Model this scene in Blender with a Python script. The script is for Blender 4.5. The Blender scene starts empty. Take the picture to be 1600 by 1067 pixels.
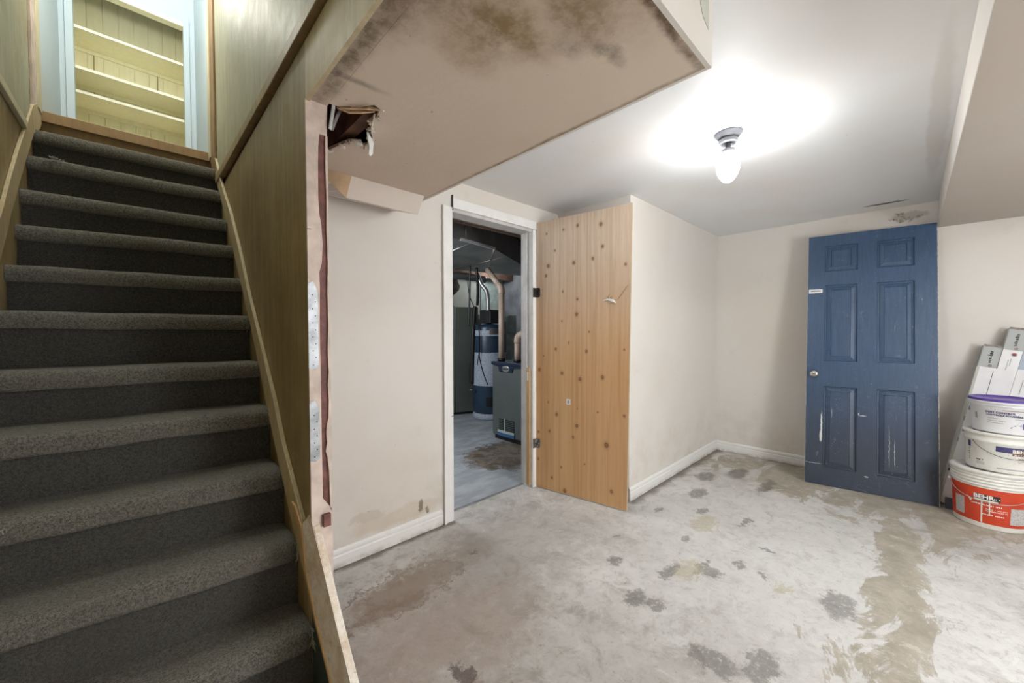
import bpy, bmesh, math, random
from mathutils import Vector, Matrix, noise as mnoise
C = bpy.context.scene.collection
rnd = random.Random(7)
D2R = math.radians

# ------------------------------------------------------------------ camera, world, lights, exposure
cd = bpy.data.cameras.new('camera'); cam = bpy.data.objects.new('camera', cd); C.objects.link(cam)
cd.sensor_fit = 'HORIZONTAL'; cd.sensor_width = 36.0
cd.lens = 601.2 / 1600 * 36.0
cd.shift_x = (800 - 781.66) / 1600
cd.clip_start = 0.02; cd.clip_end = 60
cam.location = (0, 0, 1.28)
cam.rotation_euler = (Matrix.Rotation(D2R(46.92 - 90), 3, 'Z') @ Matrix.Rotation(D2R(90 - 1.459), 3, 'X')
                      @ Matrix.Rotation(D2R(-0.126), 3, 'Z')).to_euler()
bpy.context.scene.camera = cam

w = bpy.data.worlds.new('world'); bpy.context.scene.world = w; w.use_nodes = True
w.node_tree.nodes['Background'].inputs[0].default_value = (0.9, 0.95, 1, 1)
w.node_tree.nodes['Background'].inputs[1].default_value = 0.0

vs = bpy.context.scene.view_settings
vs.view_transform = 'Standard'; vs.look = 'None'; vs.gamma = 1.0; vs.use_curve_mapping = False
vs.exposure = 0.0
LAMP = 105.0          # radiance of the glowing jar of the main ceiling lamp
TUBES = 55.0      # radiance of the unseen fill tubes added behind the camera
def point_light(name, loc, power, col, r):
    l = bpy.data.lights.new(name, 'POINT'); l.energy = power; l.color = col; l.shadow_soft_size = r
    o = bpy.data.objects.new(name, l); o.location = loc; C.objects.link(o); return o
point_light('landing_lamp', (0.0, 3.35, 4.6), 14, (1.0, 0.98, 0.92), 0.10)
point_light('shelf_fill_light', (0.0, 3.10, 3.50), 15, (1.0, 0.97, 0.86), 0.12)  # unseen fill light added to brighten the closet shelves from below
point_light('stairwell_lamp', (0.0, 2.35, 4.5), 60, (1.0, 0.955, 0.83), 0.12)
point_light('furnace_back_fill', (4.35, 4.70, 2.25), 10, (0.92, 0.97, 1.0), 0.05)  # unseen fill light added to brighten the furnace room's back wall
point_light('rear_fill_light', (1.75, -1.85, 1.25), 88, (0.94, 0.97, 1.0), 0.30)   # unseen fill light added behind the camera to even out the room
point_light('furnace_room_fill', (1.5, 3.7, 1.95), 75, (0.92, 0.97, 1.0), 0.32)  # large soft fill light added out of view to brighten the furnace room

# ------------------------------------------------------------------ materials
class Mat:
    def __init__(s, name):
        s.m = bpy.data.materials.new(name); s.m.use_nodes = True
        s.t = s.m.node_tree; s.n = s.t.nodes; s.l = s.t.links
        s.b = s.n['Principled BSDF']
        s.geo = s.n.new('ShaderNodeTexCoord')
        s.pos = s.geo.outputs['Object']
    def set(s, sock, v):
        if isinstance(v, bpy.types.NodeSocket): s.l.new(v, sock)
        elif isinstance(v, (tuple, list)) and len(v) == 3 and sock.type == 'RGBA': sock.default_value = (*v, 1)
        else: sock.default_value = v
    def val(s, k, v): s.set(s.b.inputs[k], v); return s
    def vm(s, op, a, b=None, c=None):
        n = s.n.new('ShaderNodeVectorMath'); n.operation = op
        s.set(n.inputs[0], a)
        if b is not None: s.set(n.inputs[1], b)
        return n.outputs['Value'] if op in ('LENGTH', 'DISTANCE', 'DOT_PRODUCT') else n.outputs[0]
    def ma(s, op, a, b=None, c=None, clamp=False):
        n = s.n.new('ShaderNodeMath'); n.operation = op; n.use_clamp = clamp
        s.set(n.inputs[0], a)
        if b is not None: s.set(n.inputs[1], b)
        if c is not None: s.set(n.inputs[2], c)
        return n.outputs[0]
    def noise(s, scale, detail=4, rough=0.55, vec=None, dist=0, stretch=None, col=False):
        n = s.n.new('ShaderNodeTexNoise'); v = vec or s.pos
        if stretch: v = s.vm('MULTIPLY', v, stretch)
        s.l.new(v, n.inputs['Vector'])
        n.inputs['Scale'].default_value = scale; n.inputs['Detail'].default_value = detail
        n.inputs['Roughness'].default_value = rough; n.inputs['Distortion'].default_value = dist
        return n.outputs['Color' if col else 'Fac']
    def step(s, v, a, b):
        n = s.n.new('ShaderNodeMapRange'); n.interpolation_type = 'SMOOTHSTEP'
        s.set(n.inputs['Value'], v); n.inputs['From Min'].default_value = a; n.inputs['From Max'].default_value = b
        if a > b:
            n.inputs['From Min'].default_value = b; n.inputs['From Max'].default_value = a
            n.inputs['To Min'].default_value = 1; n.inputs['To Max'].default_value = 0
        return n.outputs[0]
    def mix(s, f, a, b, mode='MIX'):
        n = s.n.new('ShaderNodeMix'); n.data_type = 'RGBA'; n.blend_type = mode
        s.set(n.inputs[0], f); s.set(n.inputs[6], a); s.set(n.inputs[7], b)
        return n.outputs[2]
    def blob(s, c, r, amp=0.15, nscale=6, soft=0.25, vec=None, nz=None):
        # irregular patch of ellipsoid radii r around c
        v = vec or s.pos
        if amp:
            nn = nz or s.noise(nscale, 5, 0.65, col=True)
            v = s.vm('ADD', v, s.vm('MULTIPLY', s.vm('SUBTRACT', nn, (0.5, 0.5, 0.5)), (amp, amp, amp)))
        d = s.vm('LENGTH', s.vm('MULTIPLY', s.vm('SUBTRACT', v, c), tuple(1 / x for x in r)))
        return s.step(d, 1 + soft, 1 - soft)
    def bump(s, h, strength=0.3, dist=0.01):
        n = s.n.new('ShaderNodeBump'); n.inputs['Strength'].default_value = strength; n.inputs['Distance'].default_value = dist
        s.l.new(h, n.inputs['Height']); s.l.new(n.outputs[0], s.b.inputs['Normal']); return s

def simple(name, col, rough=0.6, metal=0, var=0.06, nscale=8, bump=0, bscale=60):
    m = Mat(name); n = m.noise(nscale, 5)
    d = tuple(max(0, c * (1 - var * 3)) for c in col); l = tuple(min(1, c * (1 + var)) for c in col)
    m.val('Base Color', m.mix(m.step(n, 0.3, 0.7), d, l)); m.val('Roughness', rough); m.val('Metallic', metal)
    if bump: m.bump(m.noise(bscale, 4), bump, 0.003)
    return m.m

def painted_wall(name, col, dirt=(0.50, 0.42, 0.33), extra=None, grime=0.25):
    m = Mat(name)
    base = m.mix(m.step(m.noise(1.1, 3), 0.35, 0.7), col, tuple(c * f for c, f in zip(col, (0.965, 0.93, 0.89))))
    base = m.mix(m.ma('MULTIPLY', m.step(m.noise(3.5, 6, 0.7), 0.58, 0.80), grime), base, dirt)
    specks = m.step(m.noise(42, 2, 0.5), 0.775, 0.80)
    base = m.mix(m.ma('MULTIPLY', specks, 0.35), base, (0.25, 0.2, 0.16))
    # grime that has crept up from the floor
    sx = m.n.new('ShaderNodeSeparateXYZ'); m.l.new(m.pos, sx.inputs[0])
    low = m.ma('MULTIPLY', m.step(sx.outputs[2], 0.75, 0.1), m.step(m.noise(5, 5, 0.7), 0.40, 0.72))
    base = m.mix(m.ma('MULTIPLY', low, 0.30), base, (0.52, 0.43, 0.32))
    for (c, r, a, ns, colr, k) in (extra or []):
        base = m.mix(m.ma('MULTIPLY', m.blob(c, r, a, ns), k), base, colr)
    m.val('Base Color', base); m.val('Roughness', 0.55)
    m.bump(m.noise(90, 3, 0.6), 0.12, 0.002)
    return m.m

WALLC = (0.745, 0.715, 0.675)
M = {}
M['wall'] = painted_wall('painted_wall', WALLC)
M['wall_door'] = painted_wall('painted_wall_doorway', WALLC, extra=[
    ((1.28, 2.11, 0.175), (0.020, 0.2, 0.035), 0.05, 30, (0.05, 0.035, 0.025), 0.9),
    ((1.33, 2.11, 0.14), (0.012, 0.2, 0.022), 0.05, 30, (0.07, 0.05, 0.03), 0.8),
    ((0.93, 2.11, 0.22), (0.10, 0.2, 0.03), 0.10, 9, (0.38, 0.32, 0.22), 0.28),
    ((1.15, 2.11, 0.16), (0.30, 0.2, 0.05), 0.12, 9, (0.55, 0.45, 0.33), 0.35)])
M['wall_back'] = painted_wall('painted_wall_back', WALLC, extra=[
    ((4.53, 0.03, 2.20), (0.2, 0.10, 0.035), 0.10, 18, (0.42, 0.38, 0.33), 0.6)])
M['ceiling'] = painted_wall('painted_ceiling', (0.80, 0.81, 0.82), dirt=(0.62, 0.60, 0.56), grime=0.12, extra=[
    ((4.33, 0.16, 2.289), (0.022, 0.12, 0.1), 0.05, 22, (0.06, 0.045, 0.03), 0.95),
    ((2.9, -0.07, 2.289), (0.9, 0.035, 0.1), 0.04, 6, (0.60, 0.57, 0.52), 0.5)])
M['under'] = painted_wall('beige_bulkhead_underside', (0.46, 0.41, 0.36), grime=0.2)  # underside toned darker than the bulkhead's sides
M['landing'] = painted_wall('pale_blue_paint', (0.50, 0.60, 0.68), grime=0.12)
M['trim'] = simple('white_trim_paint', (0.86, 0.86, 0.85), 0.4, var=0.02)
M['baseboard'] = None
def baseboard_mat():
    m = Mat('baseboard_paint'); sx = m.n.new('ShaderNodeSeparateXYZ'); m.l.new(m.pos, sx.inputs[0])
    low_dark = m.ma('MULTIPLY', m.step(sx.outputs[2], 0.045, 0.0), m.step(m.noise(9, 6, 0.7), 0.35, 0.6))  # dirt along the foot of the board
    c = m.mix(m.ma('MULTIPLY', m.step(m.noise(14, 6, 0.7), 0.55, 0.72), 0.3), (0.84, 0.835, 0.82), (0.6, 0.52, 0.42))
    c = m.mix(m.ma('MULTIPLY', low_dark, 0.7), c, (0.38, 0.31, 0.23))
    m.val('Base Color', c); m.val('Roughness', 0.42); return m.m
M['baseboard'] = baseboard_mat()

def soffit_mat():
    m = Mat('stained_soffit_paint')
    nz = m.noise(7, 6, 0.7, col=True)
    base = m.mix(m.step(m.noise(1.6, 4), 0.35, 0.7), (0.70, 0.59, 0.49), (0.65, 0.54, 0.44))
    fine = m.step(m.noise(26, 6, 0.75), 0.38, 0.62)
    def st(c, r, col, k, amp=0.16, soft=0.8):
        nonlocal base
        f = m.ma('MULTIPLY', m.ma('MULTIPLY', m.blob(c, r, amp, nz=nz, soft=soft), m.ma('ADD', m.ma('MULTIPLY', fine, 0.4), 0.6)), k)
        base = m.mix(f, base, col)
    br = (0.20, 0.13, 0.055); dk = (0.10, 0.075, 0.05)
    st((0.60, 0.70, 2), (0.11, 0.075, .3), br, 0.85)
    st((0.68, 0.66, 2), (0.10, 0.05, .3), (0.24, 0.15, 0.05), 0.8)
    st((0.74, 0.53, 2), (0.10, 0.05, .3), br, 0.75)
    st((0.62, 0.80, 2), (0.08, 0.05, .3), (0.30, 0.2, 0.1), 0.5)
    st((0.89, 0.56, 2), (0.07, 0.02, .3), dk, 0.6)
    st((0.80, 0.60, 2), (0.05, 0.02, .3), dk, 0.5)
    st((0.60, 0.45, 2), (0.25, 0.10, .3), (0.25, 0.17, 0.09), 0.7)
    st((0.415, 0.90, 2), (0.030, 0.42, .3), (0.16, 0.115, 0.07), 0.95, 0.10)
    st((0.46, 0.72, 2), (0.05, 0.16, .3), (0.2, 0.13, 0.08), 0.7)
    st((0.47, 1.10, 2), (0.07, 0.012, .3), dk, 0.55, 0.05)
    # grimy outer edges
    st((0.80, 0.404, 2), (0.40, 0.014, .3), (0.13, 0.08, 0.045), 1.0, 0.05)
    st((1.138, 1.0, 2), (0.010, 0.75, .3), (0.25, 0.17, 0.11), 0.9, 0.03)
    sp = m.step(m.noise(30, 2), 0.74, 0.76)
    base = m.mix(m.ma('MULTIPLY', sp, 0.5), base, (0.28, 0.2, 0.14))
    m.val('Base Color', base); m.val('Roughness', 0.6)
    m.bump(m.noise(35, 5, 0.6), 0.25, 0.004)
    return m.m
M['soffit'] = soffit_mat()

def floor_mat():
    m = Mat('worn_concrete')
    n1 = m.noise(1.3, 6, 0.62); n2 = m.noise(5.5, 8, 0.7, dist=0.6); n3 = m.noise(26, 6, 0.75); nz = m.noise(9, 8, 0.72, col=True)
    c = m.mix(m.step(n1, 0.35, 0.68), (0.50, 0.485, 0.46), (0.69, 0.685, 0.66))
    c = m.mix(m.ma('MULTIPLY', m.step(n2, 0.50, 0.66), 0.55), c, (0.27, 0.245, 0.215))
    c = m.mix(m.ma('MULTIPLY', m.step(m.noise(2.4, 9, 0.75, dist=1.2), 0.56, 0.66), 0.65), c, (0.66, 0.645, 0.61))
    c = m.mix(m.ma('MULTIPLY', m.step(n3, 0.52, 0.72), 0.35), c, (0.20, 0.175, 0.15))
    nzf = m.noise(17, 8, 0.8, col=True); brk = m.noise(38, 5, 0.75)
    def st(cc, r, col, k, amp=0.12, soft=0.35):
        nonlocal c
        small = max(r) < 0.15
        f = m.blob((cc[0], cc[1], 0), (r[0], r[1], 1), amp * 2.2, nz=nzf if small else nz, soft=0.22 if small else soft)
        if small: f = m.ma('MULTIPLY', f, m.step(brk, 0.30, 0.48))
        c = m.mix(m.ma('MULTIPLY', f, k), c, col)
    # pale painted film, worn through to bare taupe concrete with sharp ragged edges
    st((2.75, 0.72), (0.95, 0.75), (0.74, 0.735, 0.71), 0.55, 0.5, 0.5)
    st((2.3, 0.1), (0.9, 0.35), (0.72, 0.715, 0.69), 0.45, 0.5, 0.5)
    worn = m.noise(2.1, 11, 0.66, dist=0.9, stretch=(0.8, 1.7, 1))
    bias = None
    for (cx, cy, rx, ry, k) in ((4.2, 0.3, 0.50, 1.1, .30), (3.55, -0.05, 0.55, 0.22, .17), (2.55, 0.02, 0.75, 0.15, .20), (2.0, 0.12, 0.3, 0.12, .14), (3.9, 1.15, 0.4, 0.2, .12), (1.75, 0.30, 0.5, 0.08, .10)):
        q = m.ma('MULTIPLY', m.blob((cx, cy, 0), (rx, ry, 1), 0.2, nz=nz, soft=0.7), k)
        bias = q if bias is None else m.ma('MAXIMUM', bias, q)
    wm = m.step(m.ma('ADD', worn, bias), 0.665, 0.685)
    bare_c = m.mix(m.step(m.noise(7, 8, 0.75), 0.35, 0.65), (0.30, 0.26, 0.19), (0.45, 0.405, 0.32))
    c = m.mix(m.ma('MULTIPLY', wm, 0.85), c, bare_c)
    edge = m.step(m.ma('ABSOLUTE', m.ma('SUBTRACT', m.ma('ADD', worn, bias), 0.668)), 0.012, 0.0)
    c = m.mix(m.ma('MULTIPLY', edge, 0.35), c, (0.24, 0.20, 0.15))
    mot = m.noise(13, 9, 0.78, dist=0.5)
    c = m.mix(m.ma('MULTIPLY', m.step(mot, 0.50, 0.64), 0.38), c, (0.36, 0.33, 0.29))
    c = m.mix(m.ma('MULTIPLY', m.step(mot, 0.46, 0.34), 0.45), c, (0.78, 0.775, 0.75))
    # fine dark pitting everywhere
    pit = m.ma('MULTIPLY', m.step(m.noise(52, 7, 0.85), 0.57, 0.66), m.step(m.noise(4, 5, 0.7), 0.38, 0.56))
    c = m.mix(m.ma('MULTIPLY', pit, 0.75), c, (0.16, 0.14, 0.12))
    c = m.mix(m.ma('MULTIPLY', m.step(m.noise(30, 7, 0.8), 0.60, 0.68), 0.4), c, (0.74, 0.73, 0.71))
    # brown wash near the stairs and doorway
    st((0.95, 1.70), (0.30, 0.10), (0.27, 0.19, 0.135), 0.75, 0.16)
    vv_ = m.vm('ADD', m.pos, m.vm('MULTIPLY', m.vm('SUBTRACT', nz, (.5, .5, .5)), (.35, .35, .35)))
    dd = m.vm('LENGTH', m.vm('MULTIPLY', m.vm('SUBTRACT', vv_, (0.93, 1.70, 0)), (1 / 0.34, 1 / 0.13, 0)))
    c = m.mix(m.ma('MULTIPLY', m.step(m.ma('ABSOLUTE', m.ma('SUBTRACT', dd, 1.0)), 0.10, 0.0), 0.75), c, (0.15, 0.10, 0.07))
    st((0.80, 1.62), (0.18, 0.06), (0.25, 0.19, 0.14), 0.7, 0.14)
    st((0.95, 1.35), (0.45, 0.25), (0.40, 0.31, 0.255), 0.6, 0.5, 0.6)
    st((0.86, 1.12), (0.035, 0.06), (0.10, 0.07, 0.06), 0.8, 0.1)
    st((1.25, 1.75), (0.35, 0.12), (0.33, 0.265, 0.21), 0.6, 0.3, 0.6)
    st((1.6, 1.6), (0.5, 0.35), (0.36, 0.34, 0.31), 0.5, 0.5, 0.6)
    # dark damp patches
    dk = (0.13, 0.12, 0.105)
    for cc, r in (((1.715, 0.885), (0.075, 0.045)), ((1.735, 0.80), (0.045, 0.035)), ((1.91, 1.11), (0.06, 0.035)), ((2.04, 0.86), (0.10, 0.03)),
                  ((2.19, 0.70), (0.05, 0.04)), ((2.20, 0.76), (0.11, 0.02)), ((2.65, 0.56), (0.02, 0.03)), ((2.38, 0.62), (0.05, 0.02)),
                  ((2.36, 0.215), (0.12, 0.06)), ((1.70, 0.37), (0.10, 0.05)), ((1.60, 0.50), (0.06, 0.09)), ((2.36, 0.50), (0.03, 0.02)),
                  ((3.2, 1.13), (0.12, 0.05)), ((2.70, 1.22), (0.05, 0.02)), ((2.93, 0.74), (0.09, 0.02)), ((3.62, 1.22), (0.12, 0.07)),
                  ((3.9, 1.05), (0.16, 0.06)), ((2.9, 1.0), (0.06, 0.025)), ((3.75, 0.8), (0.2, 0.04)), ((2.44, 0.93), (0.04, 0.02)), ((1.39, 1.72), (0.02, 0.015)), ((1.45, 0.4), (0.02, 0.012)), ((2.16, 1.24), (0.03, 0.01))):
        st(cc, r, dk, 0.62, 0.09, 0.3)
    for cc, r in (((2.13, 0.80), (0.10, 0.06)), ((2.72, 0.93), (0.14, 0.07)), ((2.30, 0.42), (0.05, 0.03))):
        st(cc, r, (0.50, 0.44, 0.30), 0.6, 0.14, 0.3)
    # ragged crack line by the stairs
    crk = m.noise(3.2, 7, 0.7, dist=0.4)
    line = m.ma('ABSOLUTE', m.ma('SUBTRACT', crk, 0.5)); ln = m.ma('MULTIPLY', m.step(line, 0.004, 0.0), m.blob((0.95, 1.75, 0), (0.45, 0.22, 1), 0.1, nz=nz))
    c = m.mix(m.ma('MULTIPLY', ln, 0.8), c, (0.12, 0.085, 0.06))
    # dirty line along the walls
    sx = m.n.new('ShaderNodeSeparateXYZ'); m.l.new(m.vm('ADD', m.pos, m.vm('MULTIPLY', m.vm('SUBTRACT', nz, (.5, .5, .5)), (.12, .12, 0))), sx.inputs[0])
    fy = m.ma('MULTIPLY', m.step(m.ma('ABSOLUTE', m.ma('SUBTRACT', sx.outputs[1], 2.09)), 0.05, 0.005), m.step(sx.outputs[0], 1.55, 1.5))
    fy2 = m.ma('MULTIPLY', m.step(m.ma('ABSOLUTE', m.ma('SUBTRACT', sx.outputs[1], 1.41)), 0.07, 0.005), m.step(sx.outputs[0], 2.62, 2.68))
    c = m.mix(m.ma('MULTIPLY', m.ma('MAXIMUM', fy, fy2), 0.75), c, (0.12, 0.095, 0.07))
    # furnace room: cooler dusty slab with a darker bare patch
    cool = m.mix(m.step(m.noise(3, 8, 0.7, stretch=(1, 2.5, 1)), 0.4, 0.65), (0.34, 0.37, 0.40), (0.48, 0.51, 0.54))
    bare = m.mix(m.step(n2, 0.4, 0.6), (0.13, 0.105, 0.08), (0.25, 0.21, 0.17))
    cool = m.mix(m.blob((2.80, 2.85, 0), (0.50, 0.42, 1), 0.6, nz=nz, soft=0.15), cool, bare)
    sy = m.n.new('ShaderNodeSeparateXYZ'); m.l.new(m.pos, sy.inputs[0])
    inroom = m.step(sy.outputs[1], 2.205, 2.215)
    c = m.mix(inroom, c, cool)
    m.val('Base Color', c)
    m.val('Roughness', m.ma('ADD', m.ma('MULTIPLY', n2, 0.35), 0.45))
    m.bump(m.ma('ADD', m.noise(60, 6, 0.7), m.ma('MULTIPLY', n2, 1.2)), 0.30, 0.006)
    return m.m
M['floor'] = floor_mat()

def panel_mat(name, a, b, rough=0.38, grain=1.0):
    m = Mat(name)
    g = m.noise(3.0, 7, 0.7, stretch=(9, 9, 0.8), dist=0.3)
    c = m.mix(m.step(m.ma('ADD', m.ma('MULTIPLY', g, 0.5), m.ma('MULTIPLY', m.noise(1.8, 6, 0.65), 0.5)), 0.36, 0.64), a, b)
    c = m.mix(m.ma('MULTIPLY', m.step(m.noise(14, 6, 0.75, stretch=(5, 5, 0.6)), 0.56, 0.72), 0.35 * grain), c, tuple(x * 0.5 for x in a))
    c = m.mix(m.ma('MULTIPLY', m.step(m.noise(2.6, 5, 0.7), 0.50, 0.72), 0.45), c, (b[0] * 0.80, b[1] * 0.62, b[2] * 0.40))
    scr = m.step(m.ma('ABSOLUTE', m.ma('SUBTRACT', m.noise(4, 2, 0.5, dist=1.0), 0.5)), 0.0025, 0.0)
    c = m.mix(m.ma('MULTIPLY', m.ma('MULTIPLY', scr, m.step(m.noise(3, 3), 0.52, 0.6)), 0.5), c, tuple(min(1, x * 1.5) for x in b))
    m.val('Base Color', c); m.val('Roughness', m.ma('ADD', m.ma('MULTIPLY', m.noise(6, 6, 0.7), 0.35), rough - 0.05)); m.val('Coat Weight', 0.12); m.val('Coat Roughness', 0.45)
    m.bump(m.ma('ADD', m.noise(3.5, 5, 0.6), m.ma('MULTIPLY', m.noise(20, 6, 0.7, stretch=(5, 5, 0.5)), 0.25)), 0.35, 0.012)
    return m.m
M['panel_low'] = panel_mat('varnished_plywood_panel', (0.225, 0.160, 0.070), (0.37, 0.29, 0.145))
M['panel_up'] = panel_mat('varnished_plywood_upper', (0.32, 0.31, 0.21), (0.46, 0.455, 0.34))
M['fascia'] = panel_mat('worn_plywood_fascia', (0.50, 0.41, 0.25), (0.66, 0.57, 0.39))
M['mould'] = panel_mat('stained_wood_moulding', (0.26, 0.18, 0.09), (0.42, 0.31, 0.17))
M['skirt'] = panel_mat('worn_skirt_wood', (0.36, 0.28, 0.15), (0.56, 0.46, 0.28), 0.55)
def bare_wood():
    m = Mat('peeling_painted_wood')
    g = m.noise(6, 8, 0.75, stretch=(3, 3, 3), dist=0.5)
    c = m.mix(m.step(m.noise(7, 7, 0.75, stretch=(1, 1, 1)), 0.40, 0.62), (0.66, 0.54, 0.42), (0.84, 0.79, 0.72))
    c = m.mix(m.ma('MULTIPLY', m.step(g, 0.52, 0.62), 0.7), c, (0.86, 0.82, 0.76))
    c = m.mix(m.ma('MULTIPLY', m.step(m.noise(30, 7, 0.75), 0.58, 0.66), 0.6), c, (0.34, 0.20, 0.11))
    m.val('Base Color', c); m.val('Roughness', 0.7); m.bump(g, 0.5, 0.004); return m.m
M['bare'] = bare_wood()
M['orange_wood'] = panel_mat('raw_orange_pine', (0.48, 0.29, 0.13), (0.64, 0.43, 0.22), 0.6)
M['green_side'] = simple('dark_green_paint', (0.035, 0.055, 0.042), 0.7)

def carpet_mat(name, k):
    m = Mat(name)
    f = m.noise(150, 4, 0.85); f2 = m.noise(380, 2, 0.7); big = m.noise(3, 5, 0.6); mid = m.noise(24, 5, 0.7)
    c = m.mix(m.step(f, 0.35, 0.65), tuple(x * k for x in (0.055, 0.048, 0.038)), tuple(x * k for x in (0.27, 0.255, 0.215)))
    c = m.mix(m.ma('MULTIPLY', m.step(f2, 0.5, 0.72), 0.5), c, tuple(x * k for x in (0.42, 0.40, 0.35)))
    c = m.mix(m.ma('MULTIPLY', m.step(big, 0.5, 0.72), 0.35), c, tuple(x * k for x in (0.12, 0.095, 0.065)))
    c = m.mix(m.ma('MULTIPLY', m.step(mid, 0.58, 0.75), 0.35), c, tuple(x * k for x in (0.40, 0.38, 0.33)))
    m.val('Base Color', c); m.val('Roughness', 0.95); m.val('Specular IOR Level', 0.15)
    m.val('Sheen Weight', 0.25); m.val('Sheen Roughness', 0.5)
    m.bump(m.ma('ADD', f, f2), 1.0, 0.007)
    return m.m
M['carpet'] = carpet_mat('grey_brown_carpet_lit', 1.05)      # treads, carpet lightened to look lit from above
M['carpet_riser_shaded'] = carpet_mat('grey_brown_carpet_shaded', 0.42)     # same carpet darkened to put shade on the risers
M['fray'] = simple('frayed_carpet_thread', (0.42, 0.40, 0.34), 0.9)
M['nosing_wood'] = panel_mat('dark_landing_wood', (0.22, 0.13, 0.06), (0.32, 0.2, 0.09))
M['cream_wood'] = panel_mat('old_cream_paint', (0.52, 0.47, 0.33), (0.66, 0.61, 0.44), 0.5)
def shelf_mat():
    m = Mat('yellowed_closet_paint')
    g = m.noise(4, 7, 0.7, stretch=(8, 8, 1))
    c = m.mix(m.step(g, 0.3, 0.7), (0.90, 0.85, 0.60), (0.95, 0.92, 0.70))
    m.val('Base Color', c); m.val('Roughness', 0.5); m.bump(g, 0.2, 0.002); return m.m
M['closet'] = shelf_mat()
M['shelf_edge'] = simple('cream_shelf_edge', (0.88, 0.85, 0.70), 0.5)
M['pink'] = simple('drywall_tape_compound', (0.70, 0.58, 0.52), 0.7, var=0.08, nscale=14, bump=0.4, bscale=50)
M['redbrown'] = simple('red_brown_underpaint', (0.20, 0.075, 0.065), 0.6, var=0.15, nscale=30, bump=0.3)
M['zinc'] = simple('zinc_corner_bead', (0.42, 0.44, 0.47), 0.45, 0.5, var=0.12, nscale=30)
M['hole'] = simple('dark_cavity', (0.045, 0.028, 0.02), 0.9)
M['gypsum'] = simple('torn_gypsum', (0.72, 0.66, 0.58), 0.9, var=0.15, nscale=30, bump=0.6)
M['lathe_wood'] = simple('old_framing_wood', (0.22, 0.12, 0.08), 0.8, var=0.15, nscale=12)
M['tan_patch'] = simple('bare_tan_compound', (0.55, 0.38, 0.23), 0.7, var=0.1, nscale=6)
M['pale_flap'] = painted_wall('pale_chamfer_paint', (0.74, 0.67, 0.62), grime=0.1)

KN = [(0.095, 2.058, 7), (0.244, 2.066, 7), (0.362, 2.081, 9), (0.546, 2.059, 12), (0.559, 1.897, 10), (0.168, 1.915, 7), (0.485, 1.818, 9),
      (0.332, 1.803, 11), (0.11, 1.802, 12), (0.09, 1.725, 9), (0.728, 1.75, 8), (0.24, 1.593, 6), (0.363, 1.526, 8), (0.356, 1.411, 11),
      (0.619, 1.522, 9), (0.232, 1.361, 5), (0.458, 1.278, 6), (0.291, 1.192, 6), (0.178, 1.141, 9), (0.438, 1.131, 9), (0.029, 0.972, 11),
      (0.233, 0.954, 11), (0.386, 0.918, 12), (0.563, 0.943, 12), (0.067, 1.082, 4), (0.722, 1.15, 6), (0.111, 0.715, 5), (0.187, 0.624, 11),
      (0.361, 0.558, 11), (0.122, 0.483, 9), (0.33, 0.466, 9), (0.596, 0.45, 16), (0.528, 0.684, 5), (0.366, 0.69, 4), (0.725, 0.68, 8),
      (0.229, 0.21, 7), (0.426, 0.275, 5), (0.146, 0.109, 9), (0.259, 0.031, 13), (0.635, 0.118, 11), (0.02, 0.239, 7), (0.02, 0.46, 8)]
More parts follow.
